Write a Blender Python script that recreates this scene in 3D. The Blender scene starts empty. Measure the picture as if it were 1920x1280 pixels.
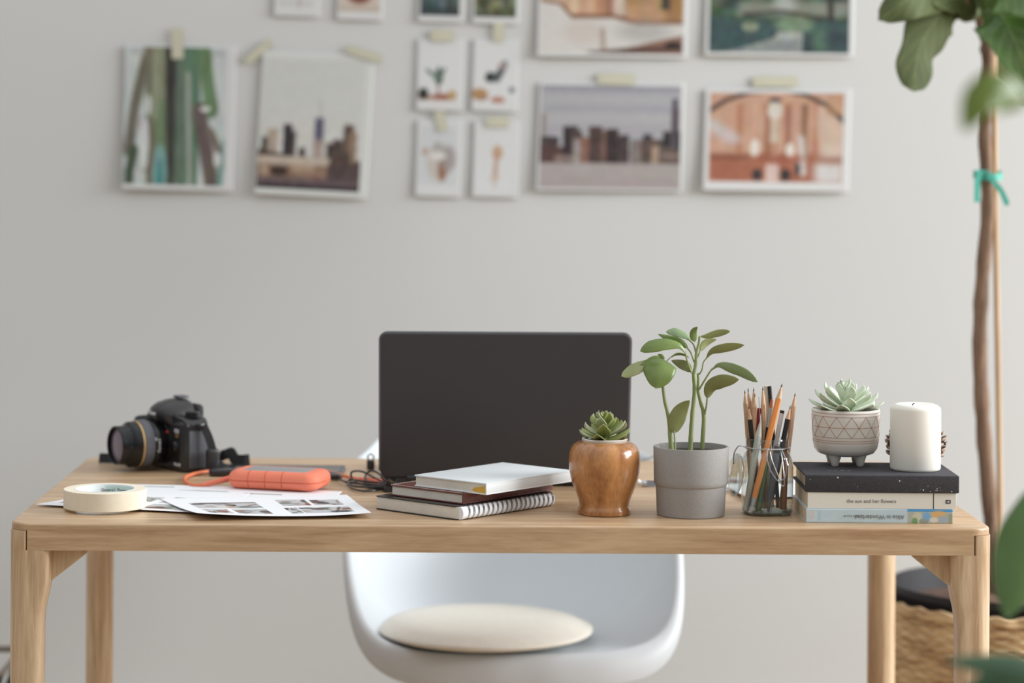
import bpy, bmesh, math, random
import numpy as np
from math import sin, cos, pi, radians as R, sqrt
from mathutils import Vector as V, Matrix, Quaternion

random.seed(7); np.random.seed(7)
S = bpy.context.scene
COL = S.collection

# ------------------------------------------------------------------ camera, world, light, exposure
FPX = 85 / 36 * 1920           # focal length in pixels of the 1920 wide frame
CAMY, CAMZ, PU, PV, ROLL = -3.337, 1.242, 840.0, 303.0, R(0.33)
DESK = 0.74                    # desk top height
cd = bpy.data.cameras.new('viewpoint'); cam = bpy.data.objects.new('viewpoint', cd); COL.objects.link(cam)
cd.lens = 85; cd.sensor_width = 36; cd.sensor_fit = 'HORIZONTAL'
cd.shift_x = (960 - PU) / 1920; cd.shift_y = -(640 - PV) / 1920
cd.clip_start = 0.05; cd.clip_end = 60
cam.matrix_world = Matrix.Translation((0, CAMY, CAMZ)) @ Matrix.Rotation(pi/2, 4, 'X') @ Matrix.Rotation(ROLL, 4, 'Z')
cd.dof.use_dof = True; cd.dof.focus_distance = 3.42; cd.dof.aperture_fstop = 2.45
S.camera = cam

w = bpy.data.worlds.new('world'); S.world = w; w.use_nodes = True
wn, wl = w.node_tree.nodes, w.node_tree.links          # soft room light: brightest from above, dim from the sides and below
w_tc = wn.new('ShaderNodeTexCoord'); w_sp = wn.new('ShaderNodeSeparateXYZ'); w_mr = wn.new('ShaderNodeMapRange'); w_cr = wn.new('ShaderNodeValToRGB')
wl.new(w_tc.outputs['Generated'], w_sp.inputs[0]); wl.new(w_sp.outputs['Z'], w_mr.inputs[0])
w_mr.inputs[1].default_value = -1; w_mr.inputs[2].default_value = 1; wl.new(w_mr.outputs[0], w_cr.inputs[0])
for k_, (p_, c_) in enumerate(((0.0, (.16, .15, .135)), (0.48, (.24, .24, .235)), (0.62, (.45, .46, .467)), (1.0, (1.12, 1.15, 1.18)))):
    e_ = w_cr.color_ramp.elements[k_] if k_ < 2 else w_cr.color_ramp.elements.new(p_)
    e_.position = p_; e_.color = (*c_, 1)
wl.new(w_cr.outputs[0], wn['Background'].inputs[0]); wn['Background'].inputs[1].default_value = 1.0
def area(name, loc, tgt, sx, sy, power, col):
    l = bpy.data.lights.new(name, 'AREA'); l.shape = 'RECTANGLE'; l.size = sx; l.size_y = sy
    l.energy = power; l.color = col
    o = bpy.data.objects.new(name, l); COL.objects.link(o); o.location = loc
    o.rotation_euler = (V(tgt) - V(loc)).to_track_quat('-Z', 'Y').to_euler()
    return o
area('window_daylight', (5.6, -0.05, 2.75), (0.0, 0.3, 0.9), 3.2, 2.3, 480, (0.95, 0.98, 1.0))
S.view_settings.view_transform = 'Standard'; S.view_settings.look = 'None'
S.view_settings.exposure = 0.04; S.view_settings.gamma = 1.0; S.view_settings.use_curve_mapping = False

# ------------------------------------------------------------------ pixel -> world helpers
def ray(u, v):
    du, dv = u - PU, v - PV
    return (du*cos(ROLL) + dv*sin(ROLL)) / FPX, (-du*sin(ROLL) + dv*cos(ROLL)) / FPX
def at(u, v, d):                       # point at distance d along the view axis
    a, b = ray(u, v); return V((a*d, CAMY + d, CAMZ - b*d))
def on(u, v, z=DESK):                  # point on the horizontal plane z
    a, b = ray(u, v); d = (CAMZ - z) / b; return V((a*d, CAMY + d, z))

# ------------------------------------------------------------------ materials
def lin(c):
    return tuple(((x/255)/12.92 if x/255 <= 0.04045 else (((x/255)+0.055)/1.055)**2.4) for x in c)
def new_mat(name):
    m = bpy.data.materials.new(name); m.use_nodes = True
    nt = m.node_tree; return m, nt, nt.nodes['Principled BSDF']
def mat(name, rgb, rough=0.5, metal=0.0, spec=0.5, var=0.0, scale=40, bump=0.0, bscale=200, sss=0.0, coat=0.0, trans=0.0, ior=1.45):
    m, nt, b = new_mat(name); N, L = nt.nodes, nt.links
    c = lin(rgb)
    b.inputs['Base Color'].default_value = (*c, 1)
    b.inputs['Roughness'].default_value = rough; b.inputs['Metallic'].default_value = metal
    b.inputs['Specular IOR Level'].default_value = spec
    b.inputs['Coat Weight'].default_value = coat; b.inputs['Coat Roughness'].default_value = 0.15
    b.inputs['Transmission Weight'].default_value = trans; b.inputs['IOR'].default_value = ior
    if sss: b.inputs['Subsurface Weight'].default_value = sss; b.inputs['Subsurface Radius'].default_value = (0.01, 0.008, 0.006)
    if sss: b.inputs['Subsurface Scale'].default_value = 1.0
    tc = N.new('ShaderNodeTexCoord')
    if var:
        n = N.new('ShaderNodeTexNoise'); n.inputs['Scale'].default_value = scale; n.inputs['Detail'].default_value = 4
        L.new(tc.outputs['Object'], n.inputs['Vector'])
        r = N.new('ShaderNodeValToRGB'); L.new(n.outputs[0], r.inputs[0])
        r.color_ramp.elements[0].position = 0.3; r.color_ramp.elements[1].position = 0.7
        r.color_ramp.elements[0].color = (*[x*(1-var) for x in c], 1)
        r.color_ramp.elements[1].color = (*[min(1, x*(1+var)) for x in c], 1)
        L.new(r.outputs[0], b.inputs['Base Color'])
    if bump:
        n = N.new('ShaderNodeTexNoise'); n.inputs['Scale'].default_value = bscale; n.inputs['Detail'].default_value = 3
        L.new(tc.outputs['Object'], n.inputs['Vector'])
        bp = N.new('ShaderNodeBump'); bp.inputs['Strength'].default_value = bump; bp.inputs['Distance'].default_value = 0.002
        L.new(n.outputs[0], bp.inputs['Height']); L.new(bp.outputs[0], b.inputs['Normal'])
    return m
def wood(name, dark, light, stretch=(1, 14, 14), scale=5, rough=0.45, rings=0.0, bump=0.08):
    m, nt, b = new_mat(name); N, L = nt.nodes, nt.links
    tc = N.new('ShaderNodeTexCoord'); mp = N.new('ShaderNodeMapping'); mp.inputs['Scale'].default_value = stretch
    L.new(tc.outputs['Object'], mp.inputs[0])
    n = N.new('ShaderNodeTexNoise'); n.inputs['Scale'].default_value = scale; n.inputs['Detail'].default_value = 8
    n.inputs['Distortion'].default_value = 0.7; L.new(mp.outputs[0], n.inputs['Vector'])
    n2 = N.new('ShaderNodeTexNoise'); n2.inputs['Scale'].default_value = scale*7; n2.inputs['Detail'].default_value = 3
    L.new(mp.outputs[0], n2.inputs['Vector'])
    mx = N.new('ShaderNodeMath'); mx.operation = 'MULTIPLY_ADD'; L.new(n2.outputs[0], mx.inputs[0])
    mx.inputs[1].default_value = 0.35; L.new(n.outputs[0], mx.inputs[2])
    r = N.new('ShaderNodeValToRGB'); L.new(mx.outputs[0], r.inputs[0])
    e = r.color_ramp.elements; e[0].position = 0.48; e[1].position = 0.86
    e[0].color = (*lin(dark), 1); e[1].color = (*lin(light), 1)
    L.new(r.outputs[0], b.inputs['Base Color']); b.inputs['Roughness'].default_value = rough
    bp = N.new('ShaderNodeBump'); bp.inputs['Strength'].default_value = bump; bp.inputs['Distance'].default_value = 0.001
    L.new(mx.outputs[0], bp.inputs['Height']); L.new(bp.outputs[0], b.inputs['Normal'])
    return m
def leafmat(name, a, bcol, rough=0.38, veins=0.0, sc=14, trans=0.12):
    m, nt, b = new_mat(name); N, L = nt.nodes, nt.links
    tc = N.new('ShaderNodeTexCoord'); n = N.new('ShaderNodeTexNoise'); n.inputs['Scale'].default_value = sc; n.inputs['Detail'].default_value = 3
    L.new(tc.outputs['Object'], n.inputs['Vector'])
    r = N.new('ShaderNodeValToRGB'); L.new(n.outputs[0], r.inputs[0]); e = r.color_ramp.elements
    e[0].position = 0.35; e[1].position = 0.68; e[0].color = (*lin(a), 1); e[1].color = (*lin(bcol), 1)
    col = r.outputs[0]
    if veins:                            # uv: x along the leaf, y across
        uv = N.new('ShaderNodeUVMap'); uv.uv_map = 'UVMap'; sp = N.new('ShaderNodeSeparateXYZ'); L.new(uv.outputs[0], sp.inputs[0])
        ab = N.new('ShaderNodeMath'); ab.operation = 'ABSOLUTE'; L.new(sp.outputs[1], ab.inputs[0])
        m1 = N.new('ShaderNodeMath'); m1.operation = 'MULTIPLY_ADD'; L.new(ab.outputs[0], m1.inputs[0]); m1.inputs[1].default_value = -0.22; L.new(sp.outputs[0], m1.inputs[2])
        m2 = N.new('ShaderNodeMath'); m2.operation = 'MULTIPLY'; L.new(m1.outputs[0], m2.inputs[0]); m2.inputs[1].default_value = 9*2*pi
        s = N.new('ShaderNodeMath'); s.operation = 'COSINE'; L.new(m2.outputs[0], s.inputs[0])
        pw = N.new('ShaderNodeMath'); pw.operation = 'GREATER_THAN'; L.new(s.outputs[0], pw.inputs[0]); pw.inputs[1].default_value = 0.965
        lt = N.new('ShaderNodeMath'); lt.operation = 'LESS_THAN'; L.new(ab.outputs[0], lt.inputs[0]); lt.inputs[1].default_value = 0.035
        mxm = N.new('ShaderNodeMath'); mxm.operation = 'MAXIMUM'; L.new(pw.outputs[0], mxm.inputs[0]); L.new(lt.outputs[0], mxm.inputs[1])
        f = N.new('ShaderNodeMath'); f.operation = 'MULTIPLY'; L.new(mxm.outputs[0], f.inputs[0]); f.inputs[1].default_value = veins
        mix = N.new('ShaderNodeMixRGB'); L.new(f.outputs[0], mix.inputs[0]); L.new(col, mix.inputs[1])
        mix.inputs[2].default_value = (*lin((160, 176, 110)), 1); col = mix.outputs[0]
    L.new(col, b.inputs['Base Color']); b.inputs['Roughness'].default_value = rough
    tr = N.new('ShaderNodeBsdfTranslucent'); L.new(col, tr.inputs[0])
    ms = N.new('ShaderNodeMixShader'); ms.inputs[0].default_value = trans
    L.new(b.outputs[0], ms.inputs[1]); L.new(tr.outputs[0], ms.inputs[2]); L.new(ms.outputs[0], N['Material Output'].inputs[0])
    return m
def glassmat(name, tint=(0.93, 0.96, 0.95), refl=1.0):
    m, nt, b = new_mat(name); N, L = nt.nodes, nt.links; N.remove(b)
    t = N.new('ShaderNodeBsdfTransparent')
    lf_ = N.new('ShaderNodeLayerWeight'); lf_.inputs[0].default_value = 0.5
    pf = N.new('ShaderNodeMath'); pf.operation = 'POWER'; L.new(lf_.outputs['Facing'], pf.inputs[0]); pf.inputs[1].default_value = 2.5
    mc = N.new('ShaderNodeMixRGB'); L.new(pf.outputs[0], mc.inputs[0]); mc.inputs[1].default_value = (*tint, 1); mc.inputs[2].default_value = (0.38, 0.42, 0.41, 1)
    L.new(mc.outputs[0], t.inputs[0])
    g = N.new('ShaderNodeBsdfGlossy'); g.inputs['Roughness'].default_value = 0.04; g.inputs[0].default_value = (1, 1, 1, 1)
    lw = N.new('ShaderNodeLayerWeight'); lw.inputs[0].default_value = 0.5
    pw = N.new('ShaderNodeMath'); pw.operation = 'POWER'; L.new(lw.outputs['Facing'], pw.inputs[0]); pw.inputs[1].default_value = 3.5
    sc = N.new('ShaderNodeMath'); sc.operation = 'MULTIPLY_ADD'; L.new(pw.outputs[0], sc.inputs[0]); sc.inputs[1].default_value = 0.75; sc.inputs[2].default_value = 0.07
    ms = N.new('ShaderNodeMixShader'); L.new(sc.outputs[0], ms.inputs[0]); L.new(t.outputs[0], ms.inputs[1]); L.new(g.outputs[0], ms.inputs[2])
    L.new(ms.outputs[0], N['Material Output'].inputs[0]); return m
def colmat(name, rough=0.55, spec=0.4):
    m, nt, b = new_mat(name); a = nt.nodes.new('ShaderNodeAttribute'); a.attribute_name = 'Col'
    nt.links.new(a.outputs['Color'], b.inputs['Base Color']); b.inputs['Roughness'].default_value = rough
    b.inputs['Specular IOR Level'].default_value = spec; return m

M = dict(
    wall=mat('wall_paint', (212, 213, 212), 0.9, spec=0.2, bump=0.06, bscale=350),
    floor=wood('floor_boards', (150, 125, 96), (188, 164, 132), (2, 20, 20), 3),
    oak=wood('oak_long_grain', (172, 136, 100), (208, 178, 141), (1.0, 13, 13), 4.5, 0.42),
    oakv=wood('oak_upright_grain', (176, 142, 107), (218, 192, 158), (16, 16, 1.0), 4.5, 0.5),
    shell=mat('white_plastic_shell', (208, 213, 217), 0.45, spec=0.45),
    cushion=mat('cream_leatherette', (226, 220, 208), 0.55, var=0.03, scale=60, bump=0.15, bscale=500),
    chairleg=wood('beech_leg', (168, 120, 84), (200, 152, 112), (14, 14, 1), 5),
    lid=mat('charcoal_lid', (68, 65, 66), 0.62, spec=0.35, bump=0.25, bscale=2600, var=0.05, scale=900),
    lidedge=mat('charcoal_edge', (96, 96, 98), 0.4, metal=0.3),
    black=mat('black_plastic', (36, 34, 35), 0.34, coat=0.3),
    blackm=mat('black_rubber', (34, 34, 36), 0.7),
    blackg=mat('black_gloss', (20, 20, 22), 0.16),
    greyrub=mat('grey_rubber', (86, 87, 92), 0.6, var=0.06, scale=300),
    ribbed=mat('grey_ribbed_rubber', (84, 85, 90), 0.6),
    glassf=mat('coated_glass', (120, 108, 122), 0.12, spec=0.8),
    gold=mat('gold_ring', (206, 172, 120), 0.35, metal=0.6),
    red=mat('red_mark', (200, 60, 60), 0.5),
    silver=mat('brushed_silver', (190, 192, 194), 0.35, metal=0.8),
    wire=mat('steel_wire', (200, 202, 204), 0.28, metal=1.0),
    whitep=mat('white_paint', (228, 228, 228), 0.5),
    paper=mat('white_paper', (236, 237, 240), 0.7),
    orange=mat('orange_rubber', (240, 134, 106), 0.55, spec=0.35, var=0.02, scale=300),
    orangec=mat('orange_cable', (228, 126, 86), 0.45),
    groove=mat('orange_groove', (196, 88, 62), 0.7),
    masking=mat('masking_tape', (232, 221, 200), 0.75, var=0.03, scale=90),
    core=mat('white_card', (226, 232, 232), 0.7),
    coregreen=mat('green_print', (192, 214, 204), 0.7),
    walltape=mat('pale_yellow_tape', (202, 200, 180), 0.6),
    pages=mat('page_edges', (222, 216, 204), 0.8, var=0.06, scale=30, bump=0.4, bscale=900),
    pagesy=mat('aged_page_edges', (206, 190, 164), 0.85, var=0.07, scale=60, bump=0.4, bscale=900),
    bookw=mat('white_cover', (226, 230, 231), 0.5),
    leather=mat('brown_leather', (108, 62, 56), 0.55, var=0.2, scale=90, bump=0.3, bscale=300),
    blackc=mat('black_cover', (38, 33, 33), 0.28),
    wireb=mat('dark_wire', (46, 34, 34), 0.4, metal=0.3),
    cloth=mat('charcoal_cloth', (62, 60, 64), 0.85, var=0.14, scale=160, bump=0.5, bscale=700),
    creamc=mat('cream_cover', (230, 227, 217), 0.55),
    bluec=mat('pale_blue_cover', (196, 214, 222), 0.4),
    bluetop=mat('bright_blue_cover', (84, 154, 204), 0.4),
    ink=mat('grey_ink', (122, 116, 112), 0.7),
    inkd=mat('dark_ink', (60, 62, 70), 0.7),
    mustard=mat('mustard_patch', (214, 170, 70), 0.6),
    pot=mat('grey_stoneware', (160, 157, 154), 0.75, var=0.04, scale=220, bump=0.15, bscale=700),
    soil=mat('dark_soil', (62, 48, 42), 0.95, var=0.5, scale=120, bump=1.0, bscale=160),
    soilb=mat('bark_soil', (98, 74, 60), 0.95, var=0.5, scale=30, bump=1.0, bscale=60),
    ceramic=mat('white_ceramic', (226, 221, 212), 0.42, coat=0.2),
    copper=mat('copper_line', (186, 142, 122), 0.4, metal=0.3),
    wax=mat('ivory_wax', (240, 236, 226), 0.5, sss=0.25, spec=0.35),
    cone=mat('pine_scales', (104, 76, 66), 0.85, var=0.35, scale=60),
    conetip=mat('pine_scale_tips', (168, 148, 134), 0.85, var=0.2, scale=80),
    stem=leafmat('green_stem', (132, 148, 90), (156, 166, 116), 0.5, trans=0.0),
    leaf=leafmat('mid_green_leaf', (104, 126, 62), (132, 152, 84), 0.34),
    leafo=leafmat('olive_leaf_underside', (132, 138, 82), (152, 156, 104), 0.5),
    leafp=leafmat('pale_green_leaf', (136, 162, 114), (166, 188, 144), 0.26),
    leafv=leafmat('young_variegated_leaf', (150, 160, 104), (184, 186, 142), 0.4),
    fig=leafmat('fig_leaf_glossy', (94, 128, 70), (128, 162, 98), 0.2, veins=0.55, sc=9),
    figb=leafmat('fig_leaf_underside', (76, 88, 48), (98, 110, 66), 0.7, veins=0.3, sc=9, trans=0.2),
    figy=leafmat('fig_leaf_yellow_green', (112, 134, 44), (128, 148, 54), 0.4, sc=9, trans=0.3),
    figd=leafmat('deep_green_leaf', (76, 108, 54), (92, 124, 64), 0.4, sc=6, trans=0.2),
    figt=leafmat('blue_green_leaf', (62, 92, 66), (76, 106, 78), 0.5, sc=6, trans=0.1),
    succ=leafmat('succulent_leaf', (144, 154, 84), (174, 182, 112), 0.42, sc=50),
    succt=leafmat('succulent_leaf_pale', (178, 188, 144), (200, 206, 170), 0.4, sc=50),
    ech=leafmat('pale_succulent_leaf', (206, 219, 190), (234, 240, 224), 0.5, sc=60),
    bark=wood('fig_bark', (96, 74, 60), (150, 122, 100), (14, 14, 1.5), 6, 0.85, bump=0.5),
    bamboo=wood('bamboo_stake', (180, 146, 106), (210, 178, 138), (20, 20, 1), 5, 0.6),
    ribbon=mat('teal_ribbon', (84, 178, 160), 0.45),
    nursery=mat('black_nursery_pot', (40, 38, 42), 0.55),
    taupe=mat('taupe_metal', (128, 118, 108), 0.5),
    natural=wood('natural_cedar', (192, 150, 118), (216, 180, 148), (16, 16, 2), 60, 0.55),
    sharp=wood('sharpened_cedar', (196, 158, 126), (224, 192, 160), (16, 16, 2), 60, 0.6),
    graphite=mat('graphite', (54, 52, 54), 0.45),
    opencil=mat('orange_lacquer', (234, 150, 84), 0.35),
    bpencil=mat('black_lacquer', (38, 36, 38), 0.35),
    redp=mat('dark_red_plastic', (150, 44, 56), 0.35),
    gpencil=mat('green_lacquer', (84, 112, 74), 0.4),
    bronze=mat('brown_lacquer', (134, 92, 68), 0.5),
    stump=mat('grey_paper_stump', (190, 190, 180), 0.75),
    cream=mat('cream_stick', (226, 214, 198), 0.5),
    eraser=mat('white_eraser', (214, 212, 208), 0.7),
    bristle=mat('brush_hair', (178, 110, 82), 0.8),
    glass=glassmat('jar_glass'),
    glasse=glassmat('jar_glass_thick', (0.66, 0.70, 0.69)),
    print=colmat('print_surface'), spinecol=colmat('spine_surface', 0.4),
    screen=mat('dark_screen', (18, 18, 20), 0.12), keys=mat('black_keys', (24, 24, 25), 0.5),
)
potw = wood('turned_wood_honey', (150, 94, 48), (200, 142, 86), (10, 10, 5), 3.6, 0.24, bump=0.02)
b_ = potw.node_tree.nodes['Principled BSDF']; b_.inputs['Coat Weight'].default_value = 0.5; b_.inputs['Coat Roughness'].default_value = 0.12
M['potw'] = potw
for k_ in ('oak', 'oakv'):
    b_ = M[k_].node_tree.nodes['Principled BSDF']; b_.inputs['Coat Weight'].default_value = 0.45; b_.inputs['Coat Roughness'].default_value = 0.42
# woven seagrass
def weave():
    m, nt, b = new_mat('woven_seagrass'); N, L = nt.nodes, nt.links
    tc = N.new('ShaderNodeTexCoord'); mp = N.new('ShaderNodeMapping'); mp.inputs['Scale'].default_value = (14, 14, 90)
    L.new(tc.outputs['Object'], mp.inputs[0]); n = N.new('ShaderNodeTexNoise'); n.inputs['Scale'].default_value = 1.2; n.inputs['Detail'].default_value = 5
    L.new(mp.outputs[0], n.inputs['Vector']); r = N.new('ShaderNodeValToRGB'); L.new(n.outputs[0], r.inputs[0]); e = r.color_ramp.elements
    e[0].position = 0.33; e[0].color = (*lin((160, 124, 86)), 1); e[1].position = 0.62; e[1].color = (*lin((222, 194, 152)), 1)
    L.new(r.outputs[0], b.inputs['Base Color']); b.inputs['Roughness'].default_value = 0.8; return m
M['weave'] = weave()

# ------------------------------------------------------------------ mesh helpers
class MB:
    def __init__(s): s.v = []; s.f = []; s.mi = []; s.uv = None
    def add(s, vs, fs, mi=0):
        o = len(s.v); s.v += [tuple(x) for x in vs]
        for f in fs: s.f.append([o+i for i in f]); s.mi.append(mi)
        return s
    def box(s, c, d, mi=0, rot=None):
        x, y, z = d[0]/2, d[1]/2, d[2]/2
        vs = [V((i*x, j*y, k*z)) for i in (-1, 1) for j in (-1, 1) for k in (-1, 1)]
        if rot is not None: vs = [rot @ p for p in vs]
        vs = [p + V(c) for p in vs]
        return s.add(vs, [(0,1,3,2),(4,6,7,5),(0,4,5,1),(2,3,7,6),(0,2,6,4),(1,5,7,3)], mi)
    def rbox(s, c, d, r, mi=0, rot=None, seg=4, rz=None, sharpb=False):
        """box rounded on upright edges (r) and softly on the top and bottom edges (rz)"""
        rz = min(r, d[2]/2*0.98) if rz is None else rz
        def ring(inset, z):
            rr = max(r - inset, 0.0001); x, y = d[0]/2 - inset, d[1]/2 - inset; out = []
            for q, (sx, sy) in enumerate(((1,1),(-1,1),(-1,-1),(1,-1))):
                for k in range(seg+1):
                    a = q*pi/2 + k*pi/2/seg
                    out.append(V((sx*(x-rr) + rr*cos(a), sy*(y-rr) + rr*sin(a), z)))
            return out
        rings = []; h = d[2]/2
        for k in range(seg+1):
            a = k*pi/2/seg; rb = 0.00005 if sharpb else rz; rings.append(ring(rb*(1-sin(a)), -h + rb*(1-cos(a))))
        for k in range(seg+1):
            a = k*pi/2/seg; rings.append(ring(rz*(1-cos(a)), h - rz*(1-sin(a))))
        n = len(rings[0]); vs = [p for rg in rings for p in rg]
        if rot is not None: vs = [rot @ p for p in vs]
        vs = [p + V(c) for p in vs]; fs = []
        for i in range(len(rings)-1):
            for j in range(n): fs.append((i*n+j, i*n+(j+1)%n, (i+1)*n+(j+1)%n, (i+1)*n+j))
        fs.append(tuple(range(n))[::-1]); fs.append(tuple((len(rings)-1)*n+j for j in range(n)))
        return s.add(vs, fs, mi)
    def lathe(s, prof, c=(0,0,0), n=48, mi=0, rot=None, cap=(True, True), rad=None):
        vs = []; fs = []
        for (r, z) in prof:
            for j in range(n):
                a = 2*pi*j/n; k = rad(a, z) if rad else 1
                vs.append(V((r*k*cos(a), r*k*sin(a), z)))
        if rot is not None: vs = [rot @ p for p in vs]
        vs = [p + V(c) for p in vs]; m = len(prof)
        for i in range(m-1):
            for j in range(n): fs.append((i*n+j, i*n+(j+1)%n, (i+1)*n+(j+1)%n, (i+1)*n+j))
        if cap[0]: fs.append(tuple(range(n))[::-1])
        if cap[1]: fs.append(tuple((m-1)*n+j for j in range(n)))
        return s.add(vs, fs, mi)
    def tube(s, pts, rad, n=8, mi=0, closed=False, flat=1.0):
        pts = [V(p) for p in pts]; m = len(pts)
        if not hasattr(rad, '__len__'): rad = [rad]*m
        vs = []; fs = []; prev = None
        for i, p in enumerate(pts):
            if closed: t = pts[(i+1) % m] - pts[i-1]
            else: t = pts[min(i+1, m-1)] - pts[max(i-1, 0)]
            t.normalize()
            if prev is None:
                up = V((0, 0, 1)) if abs(t.z) < 0.9 else V((1, 0, 0)); nn = (up - t*up.dot(t)).normalized()
            else: nn = (prev - t*prev.dot(t)).normalized()
            prev = nn; bb = t.cross(nn)
            for j in range(n):
                a = 2*pi*j/n; vs.append(p + nn*cos(a)*rad[i]*flat + bb*sin(a)*rad[i])
        for i in range(m if closed else m-1):
            for j in range(n):
                k = (i+1) % m; fs.append((i*n+j, i*n+(j+1)%n, k*n+(j+1)%n, k*n+j))
        if not closed: fs.append(tuple(range(n))[::-1]); fs.append(tuple((m-1)*n+j for j in range(n)))
        return s.add(vs, fs, mi)
    def ribbon(s, pts, wid, side, th=0.0006, mi=0):
        """flat band with thickness"""
        pts = [V(p) for p in pts]; m = len(pts); vs = []; fs = []
        for i, p in enumerate(pts):
            t = (pts[min(i+1, m-1)] - pts[max(i-1, 0)]).normalized()
            sd = side[i] if isinstance(side, list) else side
            sd = (V(sd) - t*V(sd).dot(t)).normalized(); nn = t.cross(sd); ww = wid[i] if hasattr(wid, '__len__') else wid
            for a, b in ((-1,-1),(1,-1),(1,1),(-1,1)): vs.append(p + sd*a*ww/2 + nn*b*th/2)
        for i in range(m-1):
            for j in range(4): fs.append((i*4+j, i*4+(j+1)%4, (i+1)*4+(j+1)%4, (i+1)*4+j))
        fs.append((3,2,1,0)); fs.append(tuple((m-1)*4+j for j in range(4)))
        return s.add(vs, fs, mi)
    def prism(s, poly, y0, y1, mi=0, axis='y'):
        n = len(poly)
        f = (lambda a, b, t: (a, t, b)) if axis == 'y' else ((lambda a, b, t: (t, a, b)) if axis == 'x' else (lambda a, b, t: (a, b, t)))
        vs = [f(a, b, y0) for a, b in poly] + [f(a, b, y1) for a, b in poly]
        fs = [tuple(range(n)), tuple(range(2*n-1, n-1, -1))] + [(i, n+i, n+(i+1)%n, (i+1)%n) for i in range(n)]
        return s.add(vs, fs, mi)
    def grid(s, rows, mi=0, closeu=False):
        n = len(rows[0]); vs = [p for r in rows for p in r]; fs = []
        for i in range(len(rows)-1):
            for j in range(n if closeu else n-1): fs.append((i*n+j, i*n+(j+1)%n, (i+1)*n+(j+1)%n, (i+1)*n+j))
        return s.add(vs, fs, mi)
    def xf(s, mtx): s.v = [tuple(mtx @ V(p)) for p in s.v]; return s
    def build(s, name, mats, parent=None, smooth=True, angle=40, world=False, label=None):
        me = bpy.data.meshes.new(name)
        vs = s.v
        if world and parent is not None:
            o = parent.location; vs = [(p[0]-o[0], p[1]-o[1], p[2]-o[2]) for p in vs]
        me.from_pydata(vs, [], s.f)
        mats = mats if isinstance(mats, (list, tuple)) else [mats]
        for m in mats: me.materials.append(M[m] if isinstance(m, str) else m)
        me.polygons.foreach_set('material_index', s.mi)
        bm = bmesh.new(); bm.from_mesh(me); bmesh.ops.recalc_face_normals(bm, faces=bm.faces)
        if smooth:
            for f in bm.faces: f.smooth = True
            for e in bm.edges:
                if len(e.link_faces) == 2 and e.calc_face_angle(0) > R(angle): e.smooth = False
        bm.to_mesh(me); bm.free()
        o = bpy.data.objects.new(name, me); COL.objects.link(o)
        if parent is not None: o.parent = parent
        if label: o['label'] = label
        return o
def tag(o, label, cat, group=None, kind=None):
    if label: o['label'] = label
    if cat: o['category'] = cat
    if group: o['group'] = group
    if kind: o['kind'] = kind
    return o
def thing(name, label, cat, loc=(0,0,0), rz=0, group=None):
    o = bpy.data.objects.new(name, None); COL.objects.link(o); o.empty_display_size = 0.02
    o.location = loc; o.rotation_euler = (0, 0, rz); return tag(o, label, cat, group)
def bevel(o, wd, seg=2):
    m = o.modifiers.new('bevel', 'BEVEL'); m.width = wd; m.segments = seg; m.limit_method = 'ANGLE'; m.angle_limit = R(40); return o
def solid(o, th, off=0):
    m = o.modifiers.new('solid', 'SOLIDIFY'); m.thickness = th; m.offset = off; return o
def smoothpath(pts, n=24):
    """Catmull-Rom"""
    P = [V(p) for p in pts]; P = [P[0]*2-P[1]] + P + [P[-1]*2-P[-2]]; out = []; segs = len(P)-3
    for k in range(n+1):
        t = k/n*segs; i = min(int(t), segs-1); t -= i; a, b, c, d = P[i:i+4]
        out.append(0.5*((2*b) + (c-a)*t + (2*a-5*b+4*c-d)*t*t + (3*b-a-3*c+d)*t*t*t))
    return out
def text(s_, name, size, mtx, m, parent, ext=0.00015, extrude=True, align='CENTER', bold=0.0, mirror=False):
    c = bpy.data.curves.new(name, 'FONT'); c.body = s_; c.size = size; c.extrude = ext; c.align_x = align; c.align_y = 'CENTER'; c.offset = bold
    c.resolution_u = 3
    o = bpy.data.objects.new(name, c); COL.objects.link(o)
    dg = bpy.context.evaluated_depsgraph_get(); dg.update()
    me = bpy.data.meshes.new_from_object(o.evaluated_get(dg)); bpy.data.objects.remove(o); bpy.data.curves.remove(c)
    me.materials.clear(); me.materials.append(M[m]); me.name = name
    if mirror: me.transform(Matrix.Scale(-1, 4, (1, 0, 0)))
    me.transform(mtx)
    o = bpy.data.objects.new(name, me); COL.objects.link(o); o.parent = parent; return o

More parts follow.
